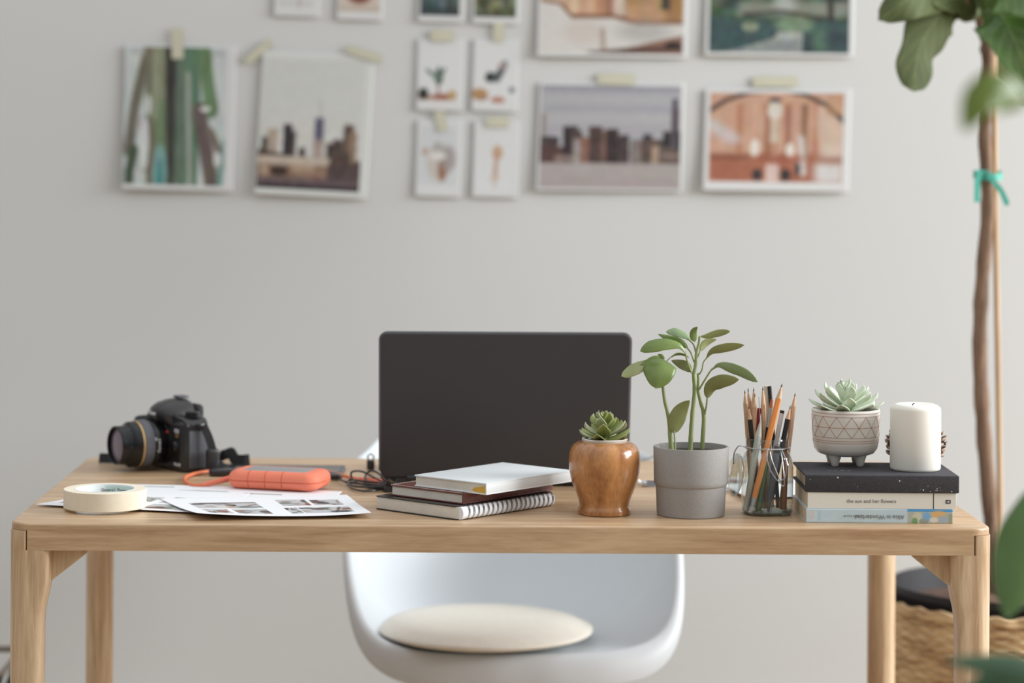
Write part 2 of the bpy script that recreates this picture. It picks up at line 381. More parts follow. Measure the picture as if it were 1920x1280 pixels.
# ---- leaves: a spine of points, half widths, roll about the spine, cupping, wavy margin
def leaf_obj(name, spine, hw, m, parent, roll=0.0, cup=0.12, wave=0.0, nw=5, n=14, th=0.0005, ref=V((0,1,0)), seed=0, vein=0.0, shape=None, world=True):
    sp = smoothpath(spine, n); rng = random.Random(seed); ph = rng.random()*6
    rows = []; uvs = []
    tot = len(sp)-1
    for i, p in enumerate(sp):
        t = (sp[min(i+1, tot)] - sp[max(i-1, 0)]).normalized()
        sd = t.cross(ref)
        if sd.length < 1e-4: sd = t.cross(V((1, 0, 0)))
        sd.normalize(); sd = Quaternion(t, roll) @ sd; nn = sd.cross(t).normalized()
        q = i/tot
        k = shape(q) if shape else sin(pi*min(1, max(0, q))**0.8)**0.75
        wv = hw*k; row = []
        for j in range(-nw, nw+1):
            s = j/nw
            off = cup*hw*(abs(s)**1.6)*k
            off += wave*hw*sin(q*17+ph+(0 if s > 0 else 2.1))*abs(s)**2.2*k
            off += vein*hw*abs(sin((q - 0.22*abs(s))*9*pi))*(1-abs(s)**3)*min(1, abs(s)*5)*k
            mrg = 1 + (wave*0.35*sin(q*23+ph*2+s))*(abs(s)**3)
            row.append(p + sd*s*wv*mrg + nn*off); uvs.append((q, s))
        rows.append(row)
    b = MB().grid(rows); o = b.build(name, m, parent, world=world, angle=80)
    uvl = o.data.uv_layers.new(name='UVMap')
    for lp in o.data.loops: uvl.data[lp.index].uv = uvs[lp.vertex_index]
    solid(o, th); return o
# ---- painted sheets: colour grid
class Pic:
    def __init__(s, w, h, bg):
        s.w, s.h = w, h; s.a = np.zeros((h, w, 3)); s.a[:] = bg
        s.X, s.Y = np.meshgrid((np.arange(w)+.5)/w, (np.arange(h)+.5)/h)
    def _m(s, mask, col, al=1.0):
        mk = np.clip(mask, 0, 1)[..., None]*al; s.a = s.a*(1-mk) + np.array(col, float)*mk; return s
    def rect(s, x0, y0, x1, y1, col, al=1, soft=None):
        f = soft or 1.0/max(s.w, 1)
        m = np.clip((s.X-x0)/f+.5, 0, 1)*np.clip((x1-s.X)/f+.5, 0, 1)*np.clip((s.Y-y0)/f+.5, 0, 1)*np.clip((y1-s.Y)/f+.5, 0, 1)
        return s._m(m, col, al)
    def ell(s, cx, cy, rx, ry, col, al=1, soft=.15, ring=0):
        d = np.sqrt(((s.X-cx)/rx)**2 + ((s.Y-cy)/ry)**2)
        m = np.clip((1-d)/soft+.5, 0, 1)
        if ring: m = m*np.clip((d-(1-ring))/soft+.5, 0, 1)
        return s._m(m, col, al)
    def band(s, pts, wd, col, al=1, soft=.02):       # thick polyline
        d = np.full(s.X.shape, 9.0)
        for (x0, y0), (x1, y1) in zip(pts[:-1], pts[1:]):
            dx, dy = x1-x0, y1-y0; t = np.clip(((s.X-x0)*dx+(s.Y-y0)*dy)/(dx*dx+dy*dy+1e-9), 0, 1)
            d = np.minimum(d, np.hypot(s.X-x0-t*dx, s.Y-y0-t*dy))
        return s._m((wd/2-d)/soft+.5, col, al)
    def below(s, pts, col, al=1, soft=.02):          # fill under a line
        y = np.interp(s.X[0], [p[0] for p in pts], [p[1] for p in pts])
        return s._m((s.Y-y[None, :])/soft+.5, col, al)
    def noise(s, k, nx, ny, x0=0, y0=0, x1=1, y1=1):
        g = np.random.rand(ny+1, nx+1, 3)*.4 + np.random.rand(ny+1, nx+1, 1)*.6 - .5
        gx = np.clip(s.X*nx, 0, nx-1e-3); gy = np.clip(s.Y*ny, 0, ny-1e-3); ix = gx.astype(int); iy = gy.astype(int)
        fx = (gx-ix)[..., None]; fy = (gy-iy)[..., None]
        v = (g[iy, ix]*(1-fx)+g[iy, ix+1]*fx)*(1-fy) + (g[iy+1, ix]*(1-fx)+g[iy+1, ix+1]*fx)*fy
        m = ((s.X >= x0)*(s.X <= x1)*(s.Y >= y0)*(s.Y <= y1))[..., None]
        s.a = np.clip(s.a + v*k*m, 0, 255); return s
    def paste(s, p, x0, y0, x1, y1):
        i0, i1, j0, j1 = int(y0*s.h), int(y1*s.h), int(x0*s.w), int(x1*s.w)
        I = (np.arange(i1-i0)*p.h/(i1-i0)).astype(int); J = (np.arange(j1-j0)*p.w/(j1-j0)).astype(int)
        s.a[i0:i1, j0:j1] = p.a[I][:, J]; return s
def sheet(name, TL, TR, BR, BL, pic, mname='print', parent=None, lift=None, th=0.0004, world=True, n=V((0,0,1))):
    h, w_ = pic.h, pic.w; vs = []
    TL, TR, BR, BL = map(V, (TL, TR, BR, BL))
    for i in range(h+1):
        for j in range(w_+1):
            a, b = j/w_, i/h; p = (TL*(1-a)+TR*a)*(1-b) + (BL*(1-a)+BR*a)*b
            if lift: p = p + n*lift(a, b)
            vs.append(p)
    fs = [(i*(w_+1)+j, (i+1)*(w_+1)+j, (i+1)*(w_+1)+j+1, i*(w_+1)+j+1) for i in range(h) for j in range(w_)]
    me = bpy.data.meshes.new(name)
    if parent is not None and world: o = parent.location; vs = [v-V(o) for v in vs]
    me.from_pydata(vs, [], fs); me.materials.append(M[mname])
    at_ = me.color_attributes.new('Col', 'FLOAT_COLOR', 'CORNER')
    a = pic.a/255; l = np.where(a <= .04045, a/12.92, ((a+.055)/1.055)**2.4)
    c = np.ones((h*w_, 4, 4), dtype=np.float32); c[:, :, :3] = l.reshape(h*w_, 1, 3)
    at_.data.foreach_set('color', c.ravel())
    me.polygons.foreach_set('use_smooth', [True]*len(me.polygons))
    o = bpy.data.objects.new(name, me); COL.objects.link(o)
    if parent is not None: o.parent = parent
    solid(o, th, -1); return o

# ================================================================== SETTING
WALLD = 5.10; WY = CAMY + WALLD
o = MB().box((0, WY+0.05, 1.4), (9, 0.1, 2.8)).build('wall_back', 'wall', smooth=False); o['kind'] = 'structure'
o = MB().box((0, -0.9, -0.05), (9, 5.5, 0.1)).build('floor', 'floor', smooth=False); o['kind'] = 'structure'
o = MB().box((0, WY-0.008, 0.05), (9, 0.016, 0.1)).build('baseboard_back', 'whitep', smooth=False); o['kind'] = 'structure'

# ================================================================== DESK
X0, X1, DY = -0.604, 0.7555, 0.75
TZ = 0.010
desk = thing('desk', 'long pale oak desk with rounded corners and stout legs', 'desk', ((X0+X1)/2, DY/2, 0))
def dbuild(b, name, m='oak', lb=None): return b.build(name, m, desk, world=True, label=lb)
b = MB(); b.rbox(((X0+X1)/2, DY/2, DESK-TZ/2), (X1-X0, DY, TZ), 0.030, rz=0.0035, seg=6, sharpb=True)
dbuild(b, 'tabletop')
AP = 0.0375
for nm, c, d in (('apron', ((X0+X1)/2, 0.012, DESK-(AP+TZ)/2), (X1-X0-0.052, 0.022, AP-TZ)),
                 ('apron', ((X0+X1)/2, DY-0.012, DESK-(AP+TZ)/2), (X1-X0-0.052, 0.022, AP-TZ)),
                 ('apron', (X0+0.013, DY/2, DESK-(AP+TZ)/2), (0.022, DY-0.1, AP-TZ)),
                 ('apron', (X1-0.013, DY/2, DESK-(AP+TZ)/2), (0.022, DY-0.1, AP-TZ))):
    c = list(c)
    if nm == 'apron' and d[0] > 0.5: c[1] = 0.01105 if c[1] < 0.1 else DY-0.01105
    o = MB().box(c, d); o = dbuild(o, nm)
def leg(sx, sy, front):
    """sx,sy = +1 when the leg stands on the low-x / low-y side"""
    g = MB(); secs = []
    zs = [0, 0.35, 0.55, 0.595, 0.61, 0.625, 0.64, 0.655, 0.66, DESK-AP-.0002, DESK-AP, DESK-TZ-0.0005]
    ws = [0.0445, 0.0455, 0.046, 0.046, 0.047, 0.049, 0.0525, 0.0555, 0.056, 0.0565, .0242, .0242] if front else [0.040]+[0.046]*9 + [.0242]*2
    for z, w_ in zip(zs, ws):
        x0, x1, y0, y1 = 0.0, w_, 0.0, 0.046; ro, ri = 0.0225, (0.010 if front else 0.0225)
        if w_ < .03: ro, ri = .0220, .0018
        ring = []
        for (cx, cy, r, a0) in ((x1-ri, y1-ri, ri, 0), (x0+ro, y1-ro, ro, pi/2), (x0+ro, y0+ro, ro, pi), (x1-ri, y0+ri, ri, 1.5*pi)):
            for k in range(7):
                a = a0 + k*pi/12; ring.append((cx + r*cos(a), cy + r*sin(a)))
        ox = X0 if sx > 0 else X1; oy = 0 if sy > 0 else DY
        secs.append([V((ox + sx*x, oy + sy*y, z)) for x, y in ring])
    g.grid(secs, closeu=True); n = len(secs[0])
    g.f.append(list(range(n))); g.mi.append(0); g.f.append([(len(secs)-1)*n+j for j in range(n)]); g.mi.append(0)
    dbuild(g, 'leg', 'oakv')
    zt = DESK-AP-0.0005
    poly = [(0.048, zt+0.012), (0.106, zt+0.012), (0.106, zt-0.006), (0.100, zt-0.011), (0.054, zt-0.047), (0.048, zt-0.052)]
    poly = [((X0 + sx*x) if sx > 0 else (X1 - x), z) for x, z in poly]
    y0, y1 = (0.024, 0.046) if sy > 0 else (DY-0.046, DY-0.024)
    o = dbuild(MB().prism(poly, y0, y1), 'corner_brace', 'oakv'); bevel(o, 0.002)
leg(1, 1, True); leg(-1, 1, True); leg(1, -1, False); leg(-1, -1, False)

# ================================================================== CHAIR + CUSHION
CH = V((0.115, 1.03, 0))
chair = thing('shell_armchair', 'white moulded plastic armchair pushed in behind the desk', 'chair', CH, R(4))
def smoothstep(a, b, x):
    t = min(1, max(0, (x-a)/(b-a))); return t*t*(3-2*t)
def rim(phi):      # phi: 0 front (towards -y), 90 side, 180 back
    a = abs(phi)*180/pi
    xs = [0, 20, 38, 50, 60, 72, 85, 105, 120, 135, 150, 165, 180]
    rr = [.235, .248, .278, .304, .312, .303, .290, .286, .284, .284, .280, .276, .274]
    zz = [.402, .402, .404, .414, .442, .530, .640, .690, .700, .740, .790, .822, .832]
    return float(np.interp(a, xs, rr)), float(np.interp(a, xs, zz))
ZS = 0.388
def shell_pt(phi, t):
    r, z = rim(phi); d = V((sin(phi), -cos(phi), 0))
    H = z - ZS
    tau = t*pi/2
    rho = r*(0.97*(sin(tau)**0.80) + 0.03*t); 
    hh = H*(1-cos(tau)**1.25) if H > 0.03 else H*t*t
    k = min(1, H/0.25)
    hh = H*((1-k)*t*t + k*((1 - cos(tau))**1.45))
    lean = max(0, -cos(phi))**2*0.10*(hh/0.43)**1.3 if hh > 0 else 0
    return V((d.x*rho, d.y*rho + lean, ZS + hh))
NP = 96
rows = []
phis = [(-pi + 2*pi*j/NP) for j in range(NP)]
T = [0.001, .12, .25, .38, .5, .6, .68, .75, .81, .86, .90, .935, .965, .985, 1.0]
sm = {}
for t in T: rows.append([shell_pt(p, t) for p in phis])
# rolled lip
last = rows[-1]; prevr = rows[-2]
def frt(p): a = abs(p)*180/pi; return 1-smoothstep(35, 80, a)
for (ou, dn, of, df) in ((.004, .0015, .006, .000), (.008, .0005, .014, -.004), (.011, -.003, .022, -.012), (.013, -.007, .028, -.024), (.014, -.012, .031, -.040), (.0145, -.016, .031, -.056)):
    rows.append([q + V((sin(p), -cos(p), 0))*(ou+(of-ou)*frt(p)) + V((0, 0, dn+(df-dn)*frt(p))) for q, p in zip(last, phis)])
for _ in range(3):
    for rw in rows[8:]:
        c = [(rw[j-1]+rw[j]*2+rw[(j+1) % NP])/4 for j in range(NP)]; rw[:] = c
g = MB().grid(rows, closeu=True); o = g.build('shell', 'shell', chair, angle=80)
solid(o, 0.0055, -1); sb = o.modifiers.new('sub', 'SUBSURF'); sb.levels = 1; sb.render_levels = 2
for sx, sy in ((-1,-1),(1,-1),(-1,1),(1,1)):
    MB().tube([(sx*.12, sy*.10+.01, ZS-.02), (sx*.17, sy*.15+.01, .2), (sx*.23, sy*.22+.01, 0)], [.012, .016, .011], 12).build('leg', 'chairleg', chair)
MB().tube([(-.13, -.1, .36), (.13, .12, .36)], .005, 8).tube([(.13, -.1, .36), (-.13, .12, .36)], .005, 8).rbox((0, .01, ZS-.022), (.2, .2, .02), .02).build('cross_frame', 'black', chair)
cc = on(909, 1178, .418)
cush = thing('seat_cushion', 'round cream seat cushion lying in the white armchair', 'cushion', (cc.x, cc.y, .4065), R(4))
pr = [(0.001, .004), (.10, .003), (.165, .003), (.180, .006), (.187, .011)]
pr2 = [(.187, .011), (.189, .0135), (.187, .016), (.181, .0175)]
pr3 = [(.181, .0175), (.165, .026), (.12, .031), (.06, .033), (.001, .0335)]
ripple = lambda a, z: 1 + .006*sin(3*a+1)+.004*sin(7*a)
MB().lathe(pr+pr2[1:]+pr3[1:], n=72, rad=ripple).build('cushion_pad', 'cushion', cush, angle=80)
MB().tube([(.187*cos(a)*ripple(a,0), .187*sin(a)*ripple(a,0), .0125) for a in [2*pi*k/72 for k in range(72)]], .0035, 8, closed=True).build('piping', 'cushion', cush)

# ================================================================== LAPTOP
lx = at(945, 900, 3.735).x; LW, LH = 0.383, 0.2325
lap = thing('laptop', 'open charcoal laptop seen from behind its lid, centre of the desk', 'laptop', (lx, 0.405, DESK), R(0.3))
tilt = Matrix.Rotation(R(13), 4, 'X')
lm = Matrix.Translation((0, 0.004, 0.014)) @ tilt
g = MB(); g.rbox((0, 0, 0), (LW, LH, 0.0065), 0.011, rz=0.0022, seg=5)
g.xf(lm @ Matrix.Translation((0, 0, LH/2)) @ Matrix.Rotation(pi/2, 4, 'X'))
g.build('lid', 'lid', lap)
g = MB()
q = lm
pts = []
for k in range(41):
    t = k/40
for sgn in (-1, 1):
    pass
def lidpath():
    r = .011; w2 = LW/2-.0008; out = [(-w2, 0.01)]
    for k in range(7):
        a = pi - k*pi/12; out.append((-w2+r + r*cos(a), LH-.0008-r + r*sin(a)))
    for k in range(7):
        a = pi/2 - k*pi/12; out.append((w2-r + r*cos(a), LH-.0008-r + r*sin(a)))
    out.append((w2, 0.01)); return out
g.tube([lm @ V((x, 0.0005, z)) for x, z in lidpath()], 0.0032, 8); g.build('lid_rim', 'lidedge', lap)
MB().rbox((0, 0, 0), (LW-.03, LH-.05, 0.0012), .003, rz=.0005).xf(lm @ Matrix.Translation((0, .0037, LH/2+.01)) @ Matrix.Rotation(pi/2, 4, 'X')).build('screen', 'screen', lap)
MB().rbox((0, 0.128, 0.0085), (LW, 0.25, 0.012), .012, rz=.003).build('base', 'lid', lap)
g = MB()
for r_ in range(5):
    for c_ in range(14): g.rbox((-.155+c_*.0238, .055+r_*.0195, .0152), (.0205, .0165, .0016), .002, seg=2)
g.build('keyboard', 'keys', lap)
MB().rbox((0, .195, .0147), (.11, .065, .0006), .003, seg=2, rz=.0002).build('touchpad', 'lidedge', lap)
MB().tube([(-.15, .003, .0125), (.15, .003, .0125)], .0055, 12).build('hinge', 'black', lap)
for sx in (-1, 1):
    for yy in (.02, .23): MB().lathe([(.006, 0), (.006, .0028)], (sx*.17, yy, 0), 16).build('foot', 'blackm', lap)

# ================================================================== WALL PRINTS
WHITE = (213, 214, 214)
def frame(pic, w, h, l, t, r, b, bg=WHITE):
    pic.noise(9 if pic.w > 50 else 5, 34, 38); g_ = pic.a.mean(axis=2, keepdims=True); pic.a = g_ + (pic.a-g_)*.74
    p = Pic(w, h, bg); p.paste(pic, l, t, 1-r, 1-b); return p
def cactus():
    p = Pic(76, 104, (196, 204, 205))
    p.rect(.05, .02, .98, .06, (150, 158, 155), .5, .04)
    def col(x0, x1, x2, wd, c, y0=-.05, y1=1.05): p.band([(x0, y0), (x1, (y0+y1)/2), (x2, y1)], wd, c, 1, .03)
    col(.20, .10, .05, .10, (112, 108, 90), .1, .75); col(.10, .06, .06, .09, (66, 88, 62), .75, 1.05)
    col(.27, .30, .24, .17, (118, 122, 92)); col(.35, .38, .40, .13, (108, 138, 96), .3, 1.02)
    col(.34, .35, .36, .16, (138, 146, 112), -.1, .3)
    col(.45, .46, .50, .11, (62, 58, 54)); col(.56, .58, .56, .14, (96, 120, 98)); col(.66, .68, .66, .14, (84, 128, 96))
    col(.76, .80, .86, .13, (100, 138, 88), -.1, .44); col(.74, .82, .90, .14, (106, 90, 84), .46, 1.05)
    col(.62, .64, .66, .045, (164, 170, 156), .2, 1.05); col(.30, .30, .3, .05, (150, 156, 124), 0, .5)
    col(.22, .24, .22, .12, (120, 112, 94), .55, 1.05)
    p.ell(.36, .9, .07, .2, (112, 166, 160)); p.ell(.36, 1.0, .03, .2, (60, 140, 144)); p.rect(.40, -.1, .50, .28, (58, 52, 50), .7, .03)
    p.band([(.86, .6), (.98, .8)], .06, (122, 106, 92)); p.band([(1.0, .68), (.95, 1.0)], .06, (110, 158, 146)); p.ell(.93, .8, .04, .05, (205, 212, 212))
    p.ell(.80, .44, .05, .02, (214, 216, 212))
    p.ell(.20, .70, .045, .2, (206, 212, 212)); p.ell(.24, .42, .02, .08, (206, 212, 212)); p.ell(.18, .95, .05, .06, (190, 200, 196))
    return p.noise(26, 26, 12)
def skyline_p():
    p = Pic(76, 104, (205, 208, 204)).rect(0, .5, 1, 1, (206, 200, 190), .5, .3)
    B = [(.02, .60, .09, (70, 56, 52)), (.07, .54, .10, (176, 158, 138)), (.23, .50, .08, (48, 42, 50)), (.29, .55, .06, (70, 60, 60)), (.39, .68, .06, (66, 52, 52)),
         (.54, .44, .075, (84, 80, 108)), (.53, .60, .09, (176, 150, 140)), (.66, .63, .13, (66, 52, 54)), (.72, .60, .10, (80, 62, 58)), (.82, .48, .10, (100, 76, 66)), (.87, .54, .08, (150, 122, 98)), (.70, .70, .2, (92, 68, 62)), (.93, .76, .2, (90, 66, 60))]
    for x, y, w_, c in B: p.rect(x, y, x+w_, 1, c, 1, .025)
    p.band([(.575, .30), (.58, .46)], .012, (170, 174, 178)); p.rect(.535, .44, .615, .60, (90, 88, 118), .8, .03)
    p.below([(0, .70), (.3, .74), (.6, .76), (1, .80)], (84, 64, 58)); p.rect(0, .745, .70, .81, (196, 176, 158), 1, .02)
    p.rect(0, .81, .68, .92, (150, 112, 88), 1, .03); p.rect(.02, .81, .10, .9, (190, 160, 132), .7, .03); p.ell(.2, .86, .09, .04, (60, 40, 34))
    p.rect(.32, .80, .55, .86, (196, 166, 134), .7, .04)
    p.rect(.68, .79, 1, .94, (86, 66, 68), 1, .03); p.rect(0, .91, 1, .97, (104, 84, 88), 1, .03); p.rect(0, .96, 1, 1.1, (44, 40, 42), 1, .02)
    return p.noise(34, 26, 40, 0, .52, 1, .97)
def mini(kind):
    p = Pic(40, 60, (216, 218, 219))
    if kind == 0:
        p.rect(.02, .86, .9, .93, (184, 130, 98), 1, .04); p.ell(.14, .84, .12, .09, (44, 52, 42), 1, .4); p.rect(.4, .84, .75, .92, (170, 76, 60), 1, .05)
        p.ell(.82, .85, .11, .07, (196, 158, 96), 1, .4); p.band([(.5, .6), (.49, .88)], .05, (170, 120, 104)); p.ell(.5, .56, .1, .13, (62, 84, 72), 1, .5)
        p.band([(.5, .6), (.22, .46)], .06, (104, 128, 112)); p.band([(.5, .6), (.64, .44)], .06, (94, 120, 104)); p.band([(.5, .6), (.48, .42)], .05, (110, 134, 116))
    if kind == 1:
        p.ell(.16, .84, .2, .09, (192, 140, 82), 1, .4); p.band([(.36, .56), (.58, .56), (.74, .36)], .14, (80, 88, 92), 1, .06); p.ell(.68, .38, .1, .05, (176, 150, 146))
        p.ell(.40, .56, .12, .07, (52, 60, 60)); p.ell(.6, .92, .18, .05, (196, 128, 106)); p.ell(.93, .76, .08, .05, (130, 136, 140)); p.ell(.2, .9, .15, .04, (176, 130, 100))
    if kind == 2:
        p.rect(.04, .05, .94, .92, (204, 209, 212), 1, .04); p.ell(.52, .62, .28, .24, (198, 190, 182), 1, .3); p.ell(.62, .68, .11, .17, (166, 106, 80), 1, .5); p.ell(.74, .52, .2, .2, (160, 148, 144), .8, .5)
        p.ell(.5, .38, .14, .12, (176, 172, 168), 1, .5); p.ell(.2, .42, .1, .06, (196, 170, 158)); p.ell(.5, .48, .2, .06, (220, 216, 210))
    if kind == 3:
        p.ell(.56, .42, .13, .11, (206, 166, 128), 1, .4); p.band([(.54, .45), (.52, .75)], .09, (198, 150, 118), 1, .08); p.band([(.5, .7), (.5, .9)], .06, (190, 160, 140), .7, .08); p.band([(.38, .82), (.62, .80)], .04, (214, 180, 160), .7)
    if kind == 4: p.rect(0, .7, 1, 1, (208, 206, 204), .6, .2); p.rect(.55, .2, .62, 1, (180, 160, 156), .7, .05); p.rect(.1, .9, .9, .94, (176, 172, 172), .5, .04)
    if kind == 5: p.rect(0, 0, 1, 1, (206, 180, 160), .7, .1); p.ell(.5, .72, .28, .14, (140, 66, 50), 1, .5); p.rect(0, .9, 1, 1, (196, 178, 160), 1, .06)
    if kind == 6: p.a[:] = (84, 104, 98); p.noise(110, 7, 6); p.rect(.35, 0, .5, 1, (70, 92, 128), .6, .1); p.rect(0, .85, 1, 1, (42, 54, 56), .7, .1)
    if kind == 7: p.a[:] = (106, 110, 82); p.noise(120, 8, 9); p.rect(0, .9, 1, 1, (76, 82, 62), .7, .1)
    return p
def amber():
    p = Pic(100, 76, (196, 142, 100)).rect(0, 0, .16, 1, (220, 196, 160), 1, .12).rect(.45, 0, .58, .7, (130, 84, 60), .9, .06).rect(.5, .2, .6, .62, (206, 180, 158), 1, .05).rect(.86, 0, 1, .7, (164, 116, 62), 1, .05).rect(.84, 0, .90, .55, (56, 50, 46), 1, .03)
    p.rect(.20, .2, .26, .6, (222, 190, 160), .8, .05).rect(.30, 0, .36, .6, (214, 176, 140), .6, .04).rect(.60, .1, .8, .5, (176, 132, 84), .8, .05)
    p.noise(50, 22, 6, 0, 0, 1, .66)
    p.below([(0, .44), (.12, .46), (.22, .6), (.5, .6), (.68, .66), (1, .66)], (136, 84, 58)).below([(0, .46), (.12, .5), (.22, .645), (.5, .635), (.68, .70), (1, .69)], (208, 204, 198))
    p.ell(.3, .78, .14, .12, (196, 180, 168), .5, .8); p.ell(.72, .76, .18, .1, (160, 158, 154), .6, .8)
    p.below([(0, 1.05), (.35, .985), (.55, .95), (.8, .86), (1, .80)], (150, 104, 84)); p.band([(.36, .99), (.7, .95), (1, .92)], .05, (72, 48, 42), .8, .04); p.ell(.93, .9, .06, .04, (50, 38, 38))
    p.band([(.43, .75), (.44, .97)], .03, (150, 120, 96), .7)
    return p
def park():
    p = Pic(100, 76, (62, 84, 66)).noise(90, 16, 12, 0, 0, 1, .6)
    p.rect(.2, .45, 1, .62, (150, 150, 138), .75, .06).rect(.46, .3, .6, .56, (176, 186, 180), .8, .08)
    p.band([(.25, .60), (.5, .56), (.84, .64)], .03, (60, 52, 44)); p.band([(.85, .1), (.87, .8)], .04, (52, 48, 40))
    p.below([(0, .62), (.3, .66), (1, .66)], (52, 82, 84)); p.ell(.29, .72, .06, .05, (140, 156, 126)); p.ell(.6, .70, .14, .08, (120, 150, 112), .9, .5); p.rect(.25, .6, .45, .68, (60, 84, 74), .6, .1)
    p.below([(0, 1.0), (.2, .95), (.45, .84), (.5, .78), (.66, .78), (.67, 1.2), (1, 1.3)], (134, 142, 140)); p.rect(.48, .77, .66, .84, (170, 178, 172), .8, .03)
    p.rect(.68, .80, .74, 1, (46, 66, 70), 1, .02).rect(.74, .72, .84, 1, (86, 128, 100), .8, .08).rect(.84, .78, 1, .92, (44, 62, 72), .9, .08)
    return p.noise(36, 34, 20, 0, .55, 1, 1)
def skyline_l():
    p = Pic(100, 76, (172, 172, 178))
    for y, c in ((.0, (146, 146, 160)), (.1, (176, 176, 180)), (.2, (156, 156, 168)), (.27, (180, 178, 180)), (.4, (166, 162, 170))): p.rect(0, y, 1, y+.07, c, .8, .07)
    B = [(-.02, .28, .05, (150, 140, 136)), (.0, .5, .13, (76, 60, 62)), (.0, .60, .2, (94, 62, 58)), (.16, .40, .10, (58, 46, 50)), (.22, .44, .07, (84, 68, 66)), (.24, .52, .06, (160, 150, 146)), (.28, .50, .07, (146, 98, 80)), (.34, .40, .10, (84, 60, 56)),
         (.44, .44, .05, (120, 84, 70)), (.47, .42, .08, (60, 46, 48)), (.54, .48, .09, (74, 58, 60)), (.64, .52, .1, (128, 114, 112)), (.73, .47, .06, (54, 50, 60)), (.72, .52, .16, (98, 76, 70)), (.87, .44, .07, (52, 48, 52)), (.93, .22, .06, (140, 112, 112)), (.935, .12, .04, (76, 70, 86)), (.97, .44, .06, (56, 56, 60)), (.79, .58, .05, (180, 150, 122)), (.84, .6, .2, (110, 86, 80))]
    for x, y, w_, c in B: p.rect(x, y, x+w_, .76, c, 1, .012)
    p.noise(50, 50, 26, 0, .48, 1, .76); p.rect(.1, .68, .26, .75, (170, 146, 132), .7, .03); p.rect(.86, .66, 1, .69, (160, 140, 130), .8, .02)
    p.rect(0, .755, 1, 1, (170, 160, 158), 1, .02); p.rect(0, .9, 1, 1, (168, 152, 152), .6, .06)
    return p.noise(10, 10, 30, 0, .77, 1, 1)
def station():
    p = Pic(100, 66, (206, 152, 122)).rect(0, .68, 1, 1, (176, 96, 66), 1, .06)
    for x, c in ((.2, (190, 112, 78)), (.31, (214, 160, 130)), (.41, (160, 86, 60)), (.46, (196, 130, 96)), (.56, (160, 90, 66)), (.6, (206, 150, 124)), (.68, (130, 84, 60)), (.77, (186, 100, 68))):
        p.rect(x, .12, x+.045, .74, c, .8, .02)
    p.rect(.82, .3, 1, .72, (214, 186, 170), 1, .08); p.ell(.9, .3, .12, .3, (208, 176, 152), .8, .4)
    p.ell(.48, .20, .055, .10, (214, 204, 190)); p.rect(.45, .3, .51, .56, (204, 184, 160), 1, .03); p.ell(.48, .08, .05, .03, (90, 76, 76))
    p.ell(.34, .62, .035, .1, (226, 216, 206)); p.ell(.60, .64, .03, .08, (226, 212, 202)); p.band([(.68, .5), (.70, .9)], .05, (210, 200, 196), 1, .04)
    p.band([(.02, .36), (.17, .52)], .12, (196, 186, 188), .9, .08); p.rect(0, .70, .3, .75, (130, 70, 54), .7, .03); p.rect(.30, .7, .7, .76, (166, 84, 60), .6, .03)
    p.band([(.0, .2), (.12, .08), (.28, .0), (.5, -.04), (.7, .02), (.86, .13), (1, .32)], .04, (72, 56, 48), 1, .02)
    p.rect(.42, .8, .52, 1, (216, 186, 176), 1, .03); p.ell(.36, .92, .04, .07, (60, 50, 50)); p.ell(.57, .92, .04, .07, (60, 50, 50)); p.ell(.66, .85, .02, .08, (70, 66, 70))
    p.band([(.8, .74), (1, .73)], .02, (160, 150, 146), .8); p.rect(.78, .78, 1, 1, (206, 200, 198), 1, .08)
    p._m(np.clip((p.Y-.0)*0+((p.X > .86)*(p.Y < .25)), 0, 1), (196, 130, 86), .6)
    return p.noise(22, 20, 12)
def wprint(tl, tr, br, bl, pic, label, group, lift=0.004, d=WALLD-0.003):
    P = [at(*q, d) for q in (tl, tr, br, bl)]
    f = lambda a, b: lift*(b**2)*(0.35+0.65*(1-a)) + lift*.3*(1-a)*(1-b)
    o = sheet('photo_print', *P, pic, lift=f, n=V((0, -1, 0)), parent=None, world=False)
    return tag(o, label, 'photo print', group)
G = 'photo prints taped to the back wall'
wprint((234, 84), (443, 88), (437, 360), (229, 354), frame(cactus(), 84, 108, .01, .015, .075, .03), 'large upright print of tall ribbed green cacti, leftmost on the wall', G, .012)
wprint((492, 96), (702, 104), (687, 374), (477, 363), frame(skyline_p(), 84, 108, .02, .05, .065, .04, (214, 216, 213)), 'large upright print of skyscrapers under a pale sky, second from left', G, .010)
wprint((783, 73), (869, 75), (867, 209), (780, 207), frame(mini(0), 44, 66, .04, .04, .06, .10), 'small print of a palm in a vase among pots, beside the printed skyline', G, .003)
wprint((888, 73), (973, 75), (970, 211), (884, 208), frame(mini(1), 44, 66, .02, .04, .06, .10), 'small print of a bird-like figure and orange pot, right of the palm print', G, .003)
wprint((782, 224), (867, 226), (863, 371), (778, 368), frame(mini(2), 44, 66, .04, .06, .08, .08), 'small pale print of a mug of dried flowers, below the palm print', G, .004)
wprint((889, 226), (974, 229), (971, 372), (885, 369), frame(mini(3), 44, 66, .04, .04, .06, .08), 'small pale print of an ice-cream cone shape, bottom of the four small prints', G, .004)
wprint((517, -105), (602, -103), (599, 33), (513, 30), frame(mini(4), 44, 66, .04, .05, .06, .11), 'small pale print cut off by the top edge, above the skyline print', G, .003)
wprint((635, -98), (721, -96), (718, 40), (631, 37), frame(mini(5), 44, 66, .04, .05, .06, .12), 'small print with a red-brown spot at the top edge of the wall display', G, .003)
wprint((787, -95), (872, -93), (869, 43), (783, 41), frame(mini(6), 44, 66, .06, .05, .08, .09), 'small blue-green print right above the palm print', G, .003)
wprint((889, -92), (976, -90), (973, 46), (885, 44), frame(mini(7), 44, 66, .05, .05, .06, .09), 'small print of mottled green foliage above the bird-like figure print', G, .003)
